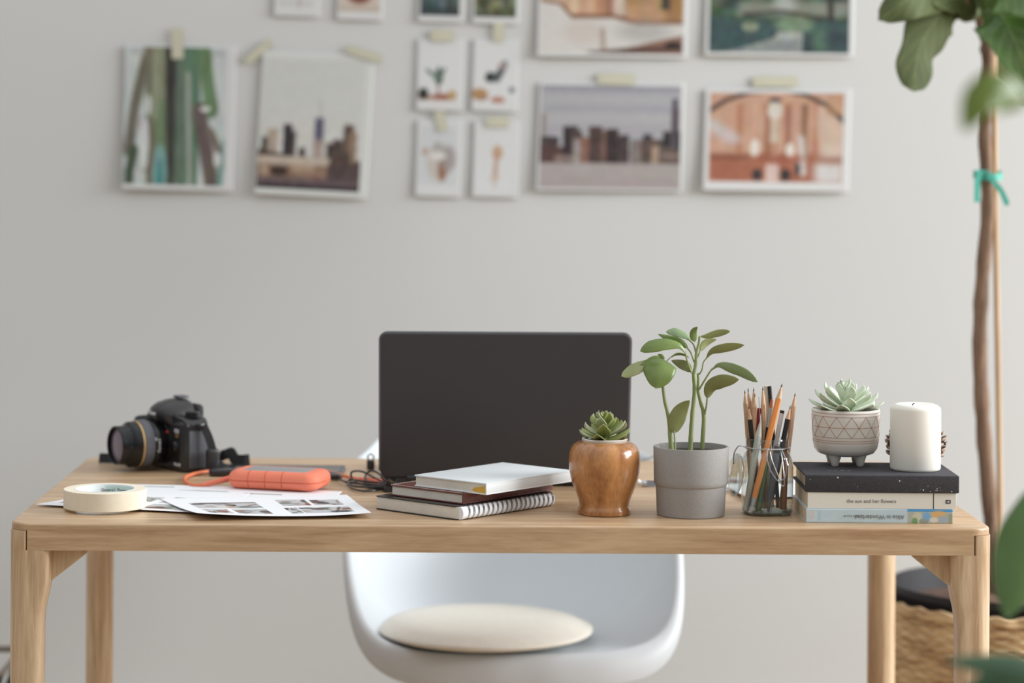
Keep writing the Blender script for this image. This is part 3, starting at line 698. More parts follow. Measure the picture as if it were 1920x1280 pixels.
wprint((1010, -92), (1292, -90), (1287, 110), (1006, 106), frame(amber(), 108, 80, .025, .04, .02, .03), 'wide print of a golden town along a river, top row', G, .008)
wprint((1325, -88), (1603, -86), (1599, 108), (1320, 105), frame(park(), 108, 80, .03, .04, .02, .035), 'wide print of a green park with a footbridge, top right of the display', G, .006)
wprint((1011, 153), (1283, 157), (1279, 360), (1004, 357), frame(skyline_l(), 108, 80, .02, .035, .015, .02), 'wide print of brown city skyline over grey water, below the golden town', G, .008)
wprint((1322, 166), (1596, 168), (1590, 361), (1316, 357), frame(station(), 108, 76, .045, .05, .04, .09), 'wide print of an orange arched station hall, lowest on the right', G, .012)
def wtape(pts, wd, label):
    a, b_ = [at(*q, WALLD-.006) for q in pts]; dd = (b_-a); sd = dd.cross(V((0, 1, 0))).normalized()
    path = [a, a+dd*.3+V((0, -.0006, 0)), a+dd*.6, b_]
    o = MB().ribbon(path, wd, sd, .0003).build('tape_strip', 'walltape')
    tag(o, label, 'tape', 'pale yellow tape strips on the wall')
TW = .0248
wtape(((332, 52), (333, 110)), TW, 'upright strip of yellowish tape holding the cactus print')
wtape(((461, 117), (508, 77)), .019, 'slanted strip of tape on the upper left corner of the skyscraper print')
wtape(((650, 91), (716, 111)), .019, 'slanted strip of tape on the upper right corner of the skyscraper print')
wtape(((807, 66), (851, 67)), TW, 'short level strip of tape above the small palm print')
wtape(((936, 42), (935, 78)), .023, 'short upright strip of tape between foliage print and bird-like figure print')
wtape(((822, 209), (832, 246)), .021, 'slightly leaning strip of tape on the dried flower print')
wtape(((910, 228), (955, 229)), .022, 'short level strip of tape on the ice-cream cone print')
wtape(((1120, 147), (1190, 149)), TW, 'level strip of tape on the wide city skyline print')
wtape(((1412, 153), (1496, 153)), .023, 'level strip of tape on the orange station hall print')

# ================================================================== PAPERS ON THE DESK
def tiny(seed, w=30, h=22, base=(190, 190, 192)):
    rs = np.random.RandomState(seed); p = Pic(w, h, base)
    pal = [(120, 60, 52), (70, 70, 72), (150, 120, 104), (214, 206, 198), (110, 128, 120), (60, 48, 46), (180, 160, 150)]
    for _ in range(9):
        c = pal[rs.randint(len(pal))]; p.ell(rs.rand(), rs.rand(), .06+.2*rs.rand(), .05+.22*rs.rand(), c, .85, .3)
    for _ in range(3): p.band([(rs.rand(), rs.rand()), (rs.rand(), rs.rand())], .05, pal[rs.randint(len(pal))], .9, .04)
    return p
def contact(boxes, w=150, h=104, seed=0):
    p = Pic(w, h, (240, 241, 244))
    for i, (x0, y0, x1, y1) in enumerate(boxes): p.paste(tiny(seed+i*3+1), x0, y0, x1, y1)
    return p
pc = contact([(.12, .30, .42, .55), (.5, .33, .66, .37), (.12, .62, .3, .82)], seed=3)
pc.rect(.05, .1, .30, .125, (70, 96, 80)).rect(.34, .25, .55, .28, (110, 130, 100)).rect(.62, .30, .78, .33, (96, 116, 90))
zc = DESK+.0006
sheetC = sheet('printed_sheet', on(205, 907, zc), on(642, 921, zc), on(600, 957, zc), on(120, 940, zc), pc, lift=lambda a, b: .0022*sin(pi*a)*(1-b)+.0, world=False)
tag(sheetC, 'white printed sheet lying furthest back, under the other two sheets on the desk', 'paper', 'printed sheets on the left of the desk')
pa = contact([(.56, .40, .98, .66), (.56, .72, .92, .94), (.22, .40, .5, .64)], seed=40)
pa.rect(.56, .36, .98, .42, (116, 136, 108), .9); pa.rect(.06, .62, .3, .86, (96, 100, 108), 1, .02)
za = DESK+.0034
sheetA = sheet('printed_sheet', on(250, 914, za), on(470, 925, za), on(404, 962, za), on(66, 945, za), pa, lift=lambda a, b: .0, world=False)
tag(sheetA, 'white printed sheet under the masking tape roll, its tip at the desk corner', 'paper', 'printed sheets on the left of the desk')
pb = contact([(.10, .28, .46, .60), (.10, .66, .24, .90), (.27, .66, .46, .90), (.585, .2, .74, .5), (.76, .24, .92, .5), (.57, .6, .64, .88), (.65, .6, .93, .88)], seed=80)
pb.rect(.12, .28, .46, .34, (96, 92, 92), .6)
zb = DESK+.0044
sheetB = sheet('printed_sheet', on(299, 934, zb), on(650, 927, zb), on(696, 966, zb), on(368, 971, zb), pb, lift=lambda a, b: (.0075*(1-a)**3 + .0042*a**5)*b**2, world=False)
tag(sheetB, 'white sheet with two blocks of small pictures, against the spiral notebook', 'paper', 'printed sheets on the left of the desk')
pd = contact([(.1, .1, .45, .5), (.55, .1, .9, .5)], 90, 60, seed=120); pd.rect(0, 0, 1, .1, (206, 170, 140), .5)
zr = DESK+.0008
o = sheet('printed_sheet', on(1330, 893, zr), on(1505, 897, zr), on(1508, 915, zr), on(1290, 921, zr), pd, lift=lambda a, b: 0, world=False)
tag(o, 'white printed sheet lying behind the grey pot and the glass jar', 'paper')
o = sheet('printed_sheet', on(1352, 908, zr+.002), on(1520, 905, zr+.002), on(1520, 930, zr+.002), on(1400, 937, zr+.002), Pic(20, 14, (240, 241, 243)), lift=lambda a, b: .004*(1-a)*b, world=False)
tag(o, 'blank white sheet in front of the printed one behind the glass jar', 'paper')

# ================================================================== MASKING TAPE ROLL
c = on(197, 947.5, DESK+.0055)
tr = thing('masking_tape_roll', 'cream masking tape roll lying flat on the sheets, left of the desk', 'tape roll', (c.x, c.y, DESK+.0040))
Ro, Ri, Hh = .0592, .0435, .0262
MB().lathe([(Ri, 0), (Ro-.0006, 0), (Ro, .0006), (Ro, Hh-.0006), (Ro-.0006, Hh), (Ri, Hh), (Ri, 0)], n=96, cap=(False, False)).build('tape_band', 'masking', tr)
MB().lathe([(Ri-.0002, 0), (Ri-.0002, Hh+.0002), (Ri-.0016, Hh+.0002), (Ri-.0016, 0), (Ri-.0002, 0)], n=96, cap=(False, False)).build('cardboard_core', 'core', tr)
g = MB(); rows = [[V(((Ri-.0019)*cos(a), (Ri-.0019)*sin(a), z)) for a in [R(28+k*3) for k in range(24)]] for z in (.002, .024)]
g.grid(rows); g.build('core_label', 'coregreen', tr)
for k, ch in enumerate("General Purpose"):
    a = R(103 - k*4.0)
    mt = Matrix.Translation(((Ri-.0023)*cos(a), (Ri-.0023)*sin(a), .0185)) @ Matrix.Rotation(a-pi/2, 4, 'Z') @ Matrix.Rotation(pi/2, 4, 'X')
    if ch != ' ': text(ch, 'lettering', .0062, mt, 'ink', tr, .0001)
# ================================================================== CAMERA BODY
A = R(-57); cor = on(341, 888)
ca, sa = cos(A), sin(A); lc = (.076, -.026)
org = V((cor.x - (lc[0]*ca - lc[1]*sa), cor.y - (lc[0]*sa + lc[1]*ca), DESK))
dslr = thing('camera', 'black single-lens reflex camera pointing left at the desk corner', 'camera', org, A)
g = MB()
# body section in x (local) / z, extruded along depth with rounding
g.rbox((0, 0.002, .0405), (.150, .050, .081), .017, rz=.006, seg=5)
o = g.build('body', 'black', dslr)
g = MB(); g.rbox((-.058, -.024, .042), (.036, .040, .078), .016, rz=.008, seg=5); g.build('grip', 'blackm', dslr)
# shoulders
g = MB()
secs = []
for t, (hw_, z0) in enumerate(((.074, .078), (.073, .083), (.068, .088), (.058, .0915))):
    secs.append([V((sx*hw_, y, z0 - (0.004 if abs(sx) > .9 else 0))) for sx, y in ((-1, -.018), (-.5, -.021), (.5, -.021), (1, -.018), (1, .022), (.5, .026), (-.5, .026), (-1, .022))])
g.grid(secs, closeu=True); g.f.append([24+j for j in range(8)]); g.mi.append(0)
bevel(g.build('top_plate', 'black', dslr), .003, 3)
# prism hump
g = MB(); secs = []
for (z, hw_, yf, yb) in ((.074, .036, -.030, .030), (.084, .035, -.038, .030), (.092, .032, -.041, .029), (.100, .0275, -.038, .027), (.107, .021, -.029, .024), (.1115, .013, -.016, .018), (.1130, .007, -.008, .010)):
    ring = []
    for k in range(24):
        a = 2*pi*k/24; cx, cy = cos(a), sin(a); ex = 0.6
        ring.append(V((hw_*math.copysign(abs(cx)**ex, cx), (yf+yb)/2 + (yb-yf)/2*math.copysign(abs(cy)**ex, cy), z)))
    secs.append(ring)
g.grid(secs, closeu=True); g.f.append([6*24+j for j in range(24)]); g.mi.append(0); g.build('prism_hump', 'black', dslr, angle=60)
MB().rbox((0, .010, .1155), (.021, .020, .004), .002, seg=2).build('hot_shoe', 'greyrub', dslr)
MB().rbox((0, .036, .090), (.036, .018, .026), .008, seg=4).build('eyecup', 'blackm', dslr)
text('Canon', 'lettering', .0085, Matrix.Translation((0, -.0415, .0915)) @ Matrix.Rotation(R(82), 4, 'X'), 'whitep', dslr, .0003, bold=.0002)
text('EOS', 'lettering', .0088, Matrix.Translation((.051, -.0233, .0655)) @ Matrix.Rotation(pi/2, 4, 'X'), 'whitep', dslr, .0003, bold=.0001)
text('5D', 'lettering', .0088, Matrix.Translation((.052, -.0233, .0580)) @ Matrix.Rotation(pi/2, 4, 'X'), 'gold', dslr, .0003, bold=.0002)
text('Mark III', 'lettering', .0072, Matrix.Translation((.053, -.0233, .012)) @ Matrix.Rotation(pi/2, 4, 'X'), 'whitep', dslr, .0003, bold=.0001)
MB().lathe([(.0135, 0), (.0135, .004), (.012, .0045), (.012, .009), (.010, .0098)], (.054, .004, .0865), 32, rad=lambda a, z: 1+.02*sin(24*a)).build('mode_dial', 'blackg', dslr)
MB().lathe([(.010, 0), (.010, .003), (.0075, .006), (.004, .0072)], (.047, -.0225, .040), 28, rot=Matrix.Rotation(pi/2, 3, 'X')).build('lens_release_button', 'blackg', dslr)
MB().rbox((.0752, .004, .037), (.0022, .034, .060), .001, seg=3, rz=.001).build('port_cover', 'greyrub', dslr)
MB().rbox((.0765, .003, .037), (.0006, .0005, .058), .0002, seg=1).build('cover_seam', 'black', dslr)
MB().rbox((-.01, .030, .040), (.085, .004, .058), .003, seg=3).build('rear_screen', 'blackg', dslr)
MB().tube([(.074, .000, .076), (.083, .002, .077), (.085, .010, .072), (.078, .014, .070)], .0022, 8).build('strap_lug', 'black', dslr)
# lens
def yrot(): return Matrix.Rotation(pi/2, 3, 'X')
LZ = .0425
def lens(name, prof, m, n=72, rad=None, cap=(True, True)): return MB().lathe(prof, (0, -.022, LZ), n, rot=yrot(), rad=rad, cap=cap).build(name, m, dslr, angle=30)
lens('lens_mount', [(.0345, -.002), (.0345, .004), (.0325, .005)], 'black')
lens('lens_barrel', [(.0325, .004), (.0330, .008), (.0345, .020), (.0362, .030), (.0362, .0315)], 'blackg')
lens('focus_ring', [(.0372, .0315), (.0392, .033), (.0392, .0475), (.0378, .049)], 'ribbed', 180, lambda a, z: 1+.006*(1 if sin(90*a) > 0 else -1))
lens('gold_ring', [(.0380, .049), (.0383, .0495), (.0381, .0515), (.0376, .052)], 'gold')
lens('front_barrel', [(.0372, .052), (.0368, .062), (.0345, .0655), (.0318, .0670), (.0300, .0740), (.0312, .0750), (.0312, .0850), (.0302, .0858), (.0284, .0858), (.0282, .0765)], 'blackg', cap=(True, False))
lens('front_element', [(.0283, .0765), (.0282, .0790), (.025, .0805), (.018, .0818), (.008, .0826), (.0005, .0828)], 'glassf')
lens('distance_window', [(.0352, .021), (.0357, .0215), (.0362, .0275), (.0360, .028)], 'black', 40)
for i, (ch) in enumerate('Canon'):
    a = R(-14 + i*7.0)   # reads upwards along the barrel side facing the viewer
    p = V((.0370*cos(a), -.022-.0245, LZ + .0370*sin(a)))
    mt = Matrix.Translation(p) @ Matrix.Rotation(-a, 4, 'Y') @ Matrix.Rotation(pi/2, 4, 'Z') @ Matrix.Rotation(pi/2, 4, 'X') @ Matrix.Rotation(pi/2, 4, 'Z')
    text(ch, 'lettering', .0062, mt, 'whitep', dslr, .0004, bold=.0002)
MB().box((.0295, -.022-.0075, LZ+.0205), (.0035, .003, .0035)).build('mount_mark', 'red', dslr)
# strap: down the side, then over the desk behind
def dloc(p): p = V(p); return V(((p.x-org.x)*ca + (p.y-org.y)*sa, -(p.x-org.x)*sa + (p.y-org.y)*ca, p.z-DESK))
st = smoothpath([V((.083, .008, .077)), V((.089, .016, .055)), V((.094, .022, .030)), V((.098, .027, .016)), V((.103, .038, .0085)), V((.110, .052, .0085))], 22)
MB().ribbon(st, .013, V((.3, 1, 0)), .0016).build('strap', 'blackm', dslr)
st = smoothpath([dloc(on(396, 868, DESK+.006)+V((0,0,.003))), dloc(on(412, 866, DESK)+V((0,0,.009))), dloc(on(424, 866, DESK)+V((0,0,.013))), dloc(on(433, 867, DESK)+V((0,0,.016))), dloc(on(441, 870, DESK)+V((0,0,.008))), dloc(on(454, 872, DESK)+V((0,0,.008))), dloc(on(468, 872, DESK)+V((0,0,.009)))], 30)
MB().ribbon(st, .019, V((0, .5, 1)), .002).build('strap', 'blackm', dslr)
st = smoothpath([dloc(on(186, 868, DESK)+V((0,0,.0085))), dloc(on(210, 869, DESK)+V((0,0,.0085))), dloc(on(250, 872, DESK)+V((0,0,.0085))), V((-.06, .05, .012)), V((-.078, .02, .06))], 20)
MB().ribbon(st, .016, V((0, .5, 1)), .002).build('strap', 'blackm', dslr)
MB().rbox((.0935, .020, .022), (.012, .022, .034), .004).build('strap_slider', 'black', dslr)

# ================================================================== ORANGE DRIVE AND CABLES
p0 = on(524, 917, DESK)
drive = thing('external_drive', 'orange rubber-cased portable drive behind the printed sheets', 'hard drive', (p0.x, p0.y+.004, DESK+.0032), R(-16))
g = MB(); g.rbox((0, 0, .0135), (.148, .086, .0270), .0225, rz=.0125, seg=8); g.build('rubber_case', 'orange', drive)
MB().rbox((0, 0, .0267), (.102, .052, .0012), .002, seg=3, rz=.0004).build('metal_top', 'silver', drive)
g = MB()
for x in (-.036, -.009, .018):
    g.tube([(x, -.0262, .0271), (x, -.0305, .0271), (x, -.0355, .0261), (x, -.0393, .0237), (x, -.0421, .0197), (x, -.0431, .0155), (x, -.0431, .0120), (x, -.0421, .0075), (x, -.0393, .0035)], .0006, 6)
    g.tube([(x, .0262, .0271), (x, .0305, .0271), (x, .0355, .0261), (x, .0393, .0237), (x, .0421, .0197), (x, .0431, .0140)], .0006, 6)
g.tube([(-.0742, 0, .0125), (-.0742, -.0205, .0125), (-.0725, -.0293, .0125), (-.0676, -.0366, .0125), (-.0603, -.0415, .0125), (-.0515, -.0432, .0125), (.0515, -.0432, .0125), (.0603, -.0415, .0125), (.0676, -.0366, .0125), (.0725, -.0293, .0125), (.0742, -.0205, .0125), (.0742, 0, .0125)], .0006, 6)
g.build('case_groove', 'groove', drive)
lf = p0 + V((-.0755, .010, 0))
pz = DESK+.0105
path = [on(436, 904, pz), on(415, 907, pz), on(385, 909, DESK+.005), on(360, 909, DESK+.004), on(346, 901, DESK+.004), on(352, 892, DESK+.004), on(380, 885, DESK+.004), on(430, 880, DESK+.005), on(520, 878, DESK+.005), on(600, 882, DESK+.005), on(650, 893, DESK+.004), on(675, 899, DESK+.0045)]
cab = thing('orange_cable', 'orange cable looping from the drive to the laptop', 'cable', on(400, 905))
MB().tube(smoothpath(path[2:], 60), .0028, 10).build('cord', 'orangec', cab, world=True)
le_ = V((p0.x-.0725, p0.y+.0250, DESK+.0145)); e5 = on(380, 909, DESK+.005)
MB().tube([le_, le_*.45+e5*.55], [.0048, .0044], 12).tube([le_*.45+e5*.55, le_*.32+e5*.68, le_*.2+e5*.8, e5], [.0046, .0036, .0044, .003], 12).build('plug', 'orange', cab, world=True)
MB().tube([on(672, 898, DESK+.005), on(678, 899, DESK+.005), on(680, 899, DESK+.005), on(684, 900, DESK+.006), on(713, 903, DESK+.008)], [.003, .0042, .0036, .0046, .0050], 12).build('plug', 'orange', cab, world=True)

def flat(name, label, cat, cs, th, m, z=DESK, rr=.004):
    """thin slab given by four corners on the desk"""
    P = [on(*c_, z) for c_ in cs]; c0 = sum(P, V())/4
    o = thing(name, label, cat, c0)
    return o, P, c0
tp = on(530, 884)
tab = thing('tablet', 'thin dark tablet lying behind the orange drive', 'tablet', (on(525, 886).x, on(525, 886).y, DESK), R(-2))
MB().rbox((0, 0, .0035), (.205, .105, .006), .007, rz=.002).build('back_shell', 'greyrub', tab)
MB().rbox((0, 0, .0066), (.195, .095, .0004), .005, rz=.0001, seg=3).build('glass_front', 'blackg', tab)
for sx in (-1, 1): MB().lathe([(.005, 0), (.005, .0008)], (sx*.08, 0, 0), 12).build('foot', 'blackm', tab)
tp = on(424, 892)
ph = thing('power_bank', 'small black rounded battery pack left of the orange drive', 'battery', (tp.x, tp.y, DESK), R(6))
MB().rbox((0, 0, .006), (.055, .026, .0115), .009, rz=.0045, seg=5).build('casing', 'black', ph)
MB().lathe([(.0018, 0), (.0018, .0006)], (-.0272, 0, .006), 12, rot=Matrix.Rotation(-pi/2, 3, 'Y')).build('port', 'silver', ph)

kb = on(712, 915)
bun = thing('cable_bundle', 'black thin cable coiled and tied beside the laptop lid', 'cable', kb)
def bl(pts, n=30, r=.0017, nm='cord'): return MB().tube(smoothpath([on(u, v, DESK+z) for u, v, z in pts], n), r, 8)
g = MB()
for L_ in ([(735, 911, .008), (705, 897, .012), (680, 884, .020), (661, 884, .022), (659, 893, .012), (670, 905, .006), (700, 908, .007), (733, 911, .008)],
           [(735, 910, .010), (712, 889, .018), (697, 882, .022), (686, 890, .014), (684, 905, .006), (692, 914, .003), (715, 916, .003), (735, 915, .004)],
           [(735, 913, .006), (700, 912, .006), (668, 912, .005), (653, 905, .005), (656, 899, .006), (680, 902, .008), (712, 905, .010), (735, 912, .006)],
           [(734, 914, .004), (705, 919, .003), (680, 920, .003), (660, 915, .003), (654, 906, .003), (662, 905, .003), (700, 910, .004), (734, 914, .005)]):
    g.tube(smoothpath([on(u, v, DESK+z) for u, v, z in L_], 40), .0016, 8)
g.build('cord', 'black', bun, world=True)
g = MB()
g.tube([on(724, 915, DESK+.004), on(729, 913, DESK+.008), on(738, 911, DESK+.009), on(744, 912, DESK+.008)], [.007, .0095, .0095, .006], 16)
g.build('tie_knot', 'blackm', bun, world=True)
MB().ribbon([on(728, 912, DESK+.012), on(731, 905, DESK+.018), on(735, 900, DESK+.024), on(740, 894, DESK+.027)], [.011, .010, .010, .007], V((1, .3, 0)), .0008).build('tie_tail', 'blackg', bun, world=True)
us = thing('usb_lead', 'short black plug and thin lead between drive and cable coil', 'cable', on(632, 900))
MB().rbox((0, 0, .006), (.018, .014, .009), .003).xf(Matrix.Translation(on(630, 901)) @ Matrix.Rotation(-.2, 4, 'Z')).build('plug', 'black', us, world=True)
MB().tube(smoothpath([on(636, 898, DESK+.006), on(644, 902, DESK+.005), on(650, 904, DESK+.003), on(657, 905, DESK+.0025)], 10), .0014, 8).build('lead', 'black', us, world=True)
MB().rbox((0, 0, .004), (.009, .006, .004), .001).xf(Matrix.Translation(on(655, 905)) @ Matrix.Rotation(-.4, 4, 'Z')).build('metal_tip', 'silver', us, world=True)
sp_ = on(696, 883)
kn = thing('binder_clip', 'small black clip standing near the back desk edge left of the laptop', 'clip', on(695, 880))
MB().rbox((0, 0, .008), (.013, .010, .016), .003).build('clip_body', 'black', kn)
MB().tube([(-.004, 0, .014), (-.005, 0, .022), (0, 0, .026), (.005, 0, .022), (.004, 0, .014)], .0012, 6).build('clip_handle', 'blackm', kn)
# adapter behind wooden pot
ad = thing('charger_lead', 'black flat lead with silver plug between the wooden and grey pots', 'cable', on(1215, 906))
c1, c2 = on(1204, 908, DESK+.0035), on(1300, 905, DESK+.003)
MB().tube([c1 + V((.000, 0, .001)), c1+V((.007, 0, .001))], .0052, 10).build('plug', 'silver', ad, world=True)
MB().ribbon([c1+V((.006, 0, .001)), c1*.5+c2*.5, c2], .010, V((0, .25, 1)), .006).build('flat_lead', 'greyrub', ad, world=True)
MB().tube([c1+V((-.0, 0, .001)), c1+V((-.008, 0, .004)), c1+V((-.020, .01, .010))], [.0035, .005, .006], 10).build('plug_sleeve', 'whitep', ad, world=True)
wr = thing('charging_cable', 'thin grey cable rising behind the wooden pot', 'cable', on(1190, 870))
MB().tube(smoothpath([on(1150, 872, DESK+.002), on(1190, 866, DESK+.004), on(1215, 859, DESK+.006), on(1240, 852, DESK+.003)], 14), .0014, 8).build('strand', 'greyrub', wr, world=True)

# ================================================================== NOTEBOOK STACK
def rectbook(corner, ang, L, W, z0): 
    """corner = nearest corner; long edge runs at ang, short edge at ang+90deg"""
    u = V((cos(ang), sin(ang), 0)); v_ = V((-sin(ang), cos(ang), 0))
    return Matrix(((u.x, v_.x, 0, corner.x), (u.y, v_.y, 0, corner.y), (0, 0, 1, z0), (0, 0, 0, 1)))
def book(name, label, cat, corner, ang, L, W, T_, z0, cov, pag, spine='u', ct=.0018, ov=.002, group=None, cmat2=None):
    """local x along the length, y across; spine on the y=0 side"""
    t = thing(name, label, cat, (corner.x, corner.y, z0), ang, group)
    MB().box((L/2, W/2-.0005, T_/2), (L-2*ov, W-ov-.001, T_-2*ct+.0001)).build('pages', pag, t)
    g = MB()
    g.rbox((L/2, W/2, ct/2), (L, W, ct), .0015, rz=.0005, seg=2); g.rbox((L/2, W/2, T_-ct/2), (L, W, ct), .0015, rz=.0005, seg=2)
    g.rbox((L/2, ct/2+.0002, T_/2), (L, ct, T_), .0008, rz=.0008, seg=2)
    g.build('cover', cov, t); return t
z1 = DESK; c1 = on(859, 976, z1)
nb = thing('spiral_notebook', 'black-topped wire-bound notebook, bottom of the notebook stack', 'notebook', (c1.x, c1.y, z1), R(48), 'notebooks stacked in front of the laptop')
NL, NW_, NT = .210, .163, .0195
MB().rbox((NL/2, NW_/2, NT/2+.0002), (NL-.003, NW_-.004, NT-.003), .004, rz=.0003, seg=3).build('pages', 'pages', nb)
g = MB().rbox((NL/2, NW_/2+.001, NT-.0006), (NL, NW_-.004, .0013), .006, rz=.0003, seg=3); g.rbox((NL/2, NW_/2+.001, .0007), (NL, NW_-.004, .0013), .006, rz=.0003, seg=3)
g.build('cover', 'blackc', nb)
g = MB()
k = 0; x = .016
while x < NL-.006:
    for dx in (0, .0022):
        ring = []
        for j in range(20):
            a = 2*pi*j/20; ring.append((x+dx+.0012*sin(a), .002 + .0085*cos(a), NT/2 + .0009 + .0104*sin(a)))
        g.tube(ring, .00042, 6, closed=True)
    x += .0102
g.build('spiral_wire', 'wireb', nb)
g = MB()
g.tube([(.004, .0005, NT/2), (NL-.005, .0005, NT/2)], [.0088, .0088], 24)
g.v = [(a, b_*.75, c_) for a, b_, c_ in g.v]
g.build('page_spine', 'paper', nb)
z2 = z1+NT+.0006; c2 = on(868, 945.5, z2)
lb = book('leather_notebook', 'brown leather-bound notebook in the middle of the notebook stack', 'notebook', c2, R(49), .203, .138, .0150, z2, 'leather', 'pages', group='notebooks stacked in front of the laptop')
g = MB()
for k in range(38): g.tube([(.004, .005+k*.0036, .0152), (.004, .0072+k*.0036, .0152)], .0004, 5)
for k in range(52): g.tube([(.006+k*.0037, .1385, .0152), (.0082+k*.0037, .1385, .0152)], .0004, 5)
g.build('stitching', 'cream', lb)
z3 = z2+.0150+.0003; c3 = on(912, 928, z3)
wb = book('white_notebook', 'white hardcover notebook on top of the notebook stack', 'notebook', c3, R(49), .199, .136, .0165, z3, 'bookw', 'pages', ct=.002, group='notebooks stacked in front of the laptop')
MB().prism([(.0017, .0022), (.020, .0022), (.028, .0045), (.024, .0085), (.0017, .0120)], .0015, .00195, axis='x').build('mustard_label', 'mustard', wb)

# ================================================================== RIGHT BOOK STACK
S1 = on(1511, 979.5); STK = 'books stacked on the right of the desk'
th1, th2, th3 = .0198, .0225, .0238
b1 = thing('paperback', 'pale blue paperback at the bottom of the right-hand book stack', 'book', (S1.x, S1.y, DESK), R(-.5), STK)
BL, BWd = .2055, .140
MB().box((BL/2, BWd/2, th1/2), (BL-.001, BWd-.001, th1-.0012)).build('pages', 'pagesy', b1)
g = MB().rbox((BL/2, BWd/2, .0003), (BL, BWd, .0006), .0005, rz=.0001, seg=1); g.rbox((BL/2, BWd/2, th1-.0003), (BL, BWd, .0006), .0005, rz=.0001, seg=1); g.build('cover', 'bluec', b1)
sp = Pic(130, 12, (196, 214, 220)); sp.noise(14, 30, 4); sp.rect(.69, 0, 1, 1, (178, 184, 170), 1, .01)
sp.rect(.69, 0, 1, .16, (84, 154, 204), 1, .01); sp.ell(.76, .6, .035, .4, (206, 204, 180), 1, .4); sp.ell(.74, .85, .02, .25, (120, 160, 110), 1, .4); sp.ell(.82, .55, .03, .35, (130, 176, 216), 1, .4); sp.ell(.80, .85, .03, .2, (150, 160, 150))
sp.ell(.90, .35, .05, .25, (220, 178, 120), 1, .4); sp.ell(.93, .7, .04, .25, (168, 180, 190), 1, .4); sp.rect(.97, .3, 1, 1, (150, 156, 130), .8, .02); sp.ell(.87, .75, .03, .2, (222, 214, 196), 1, .4)
sp.rect(.08, .2, .1, .8, (170, 200, 214), .7, .01); sp.ell(.035, .45, .02, .3, (214, 200, 190), 1, .3, .5)
e = sheet('spine', V((0, -.0002, th1)), V((BL, -.0002, th1)), V((BL, -.0002, 0)), V((0, -.0002, 0)), sp, 'spinecol', b1, world=False, th=.0004)
text('Alice in Wonderland', 'lettering', .0082, Matrix.Translation((BL*.50, -.0008, th1*.45)) @ Matrix.Rotation(pi/2, 4, 'X') @ Matrix.Rotation(pi, 4, 'Z'), 'ink', b1, .0001)
text('Lewis Carroll', 'lettering', .0040, Matrix.Translation((BL*.31, -.0008, th1*.5)) @ Matrix.Rotation(pi/2, 4, 'X') @ Matrix.Rotation(pi, 4, 'Z'), 'ink', b1, .0001)
S2 = on(1517, 952, DESK+th1+.0002)
b2 = thing('paperback', 'cream paperback in the middle of the right-hand book stack', 'book', (S1.x+.0025, S1.y+.001, DESK+th1+.0002), R(-.8), STK)
BL2 = .2075
MB().box((BL2/2, BWd/2, th2/2), (BL2-.001, BWd-.001, th2-.0012)).build('pages', 'pagesy', b2)
g = MB().rbox((BL2/2, BWd/2, .0003), (BL2, BWd, .0006), .0005, rz=.0001, seg=1); g.rbox((BL2/2, BWd/2, th2-.0003), (BL2, BWd, .0006), .0005, rz=.0001, seg=1)
g.rbox((BL2/2, .0003, th2/2), (BL2, .0009, th2), .0003, rz=.0002, seg=1); g.build('cover', 'creamc', b2)
text('the sun and her flowers', 'lettering', .0072, Matrix.Translation((BL2*.43, -.0005, th2*.47)) @ Matrix.Rotation(pi/2, 4, 'X'), 'ink', b2, .0001)
MB().box((BL2*.847, -.0003, th2/2), (.0011, .0004, th2*.98)).build('spine_line', 'inkd', b2)
g = MB().rbox((0, 0, 0), (.0072, .0055, .0005), .0012, seg=2, rz=.0001).xf(Matrix.Translation((BL2*.945, -.0003, th2*.47)) @ Matrix.Rotation(pi/2, 4, 'X')); g.build('publisher_mark', 'inkd', b2)
MB().box((BL2*.945+.0008, -.0008, th2*.47), (.0012, .0004, .0032)).box((BL2*.945-.0016, -.0008, th2*.47), (.0008, .0004, .0032)).build('publisher_mark', 'creamc', b2)
b3 = thing('hardcover_book', 'worn charcoal cloth hardcover on top of the right-hand book stack', 'book', (S1.x-.001, S1.y-.0005, DESK+th1+th2+.0006), R(-1.2), STK)
BL3, BW3 = .2145, .150; ct = .0028
MB().box((BL3/2+.001, BW3/2, th3/2), (BL3-.008, BW3-.008, th3-2*ct+.0002)).build('pages', 'pagesy', b3)
g = MB()
def fold(sgn):
    zc_ = th3-ct/2 if sgn > 0 else ct/2
    return zc_
g.rbox((BL3/2, BW3/2, th3-ct/2), (BL3, BW3, ct), .002, rz=.0010, seg=3); g.rbox((BL3/2, BW3/2, ct/2), (BL3, BW3, ct), .002, rz=.0010, seg=3)
g.rbox((BL3/2, .0022, th3/2), (BL3, .0048, th3), .0018, rz=.0018, seg=3)
g.build('cover', 'cloth', b3)
g = MB(); rs = random.Random(5)
for _ in range(15):
    x_, z_ = rs.random()*BL3*.96+.003, .002+rs.random()*(th3-.004)
    if rs.random() < .35: x_ = BL3*(.74+.12*rs.random()); z_ = .002+rs.random()*.008
    s_ = .0003+.0007*rs.random()**3; g.rbox((x_, -.0003, z_), (s_*2, .0003, s_*2), s_*.6, seg=1, rz=.0001)
g.build('paint_fleck', 'whitep', b3)
g = MB()
for k, w_ in enumerate((.006, .004, .007, .005)): g.box((.040+k*.0095, .052, th3+.0001), (w_, .0022, .0003))
g.build('cover_lettering', 'silver', b3)
TOPZ = DESK+th1+th2+.0006+th3

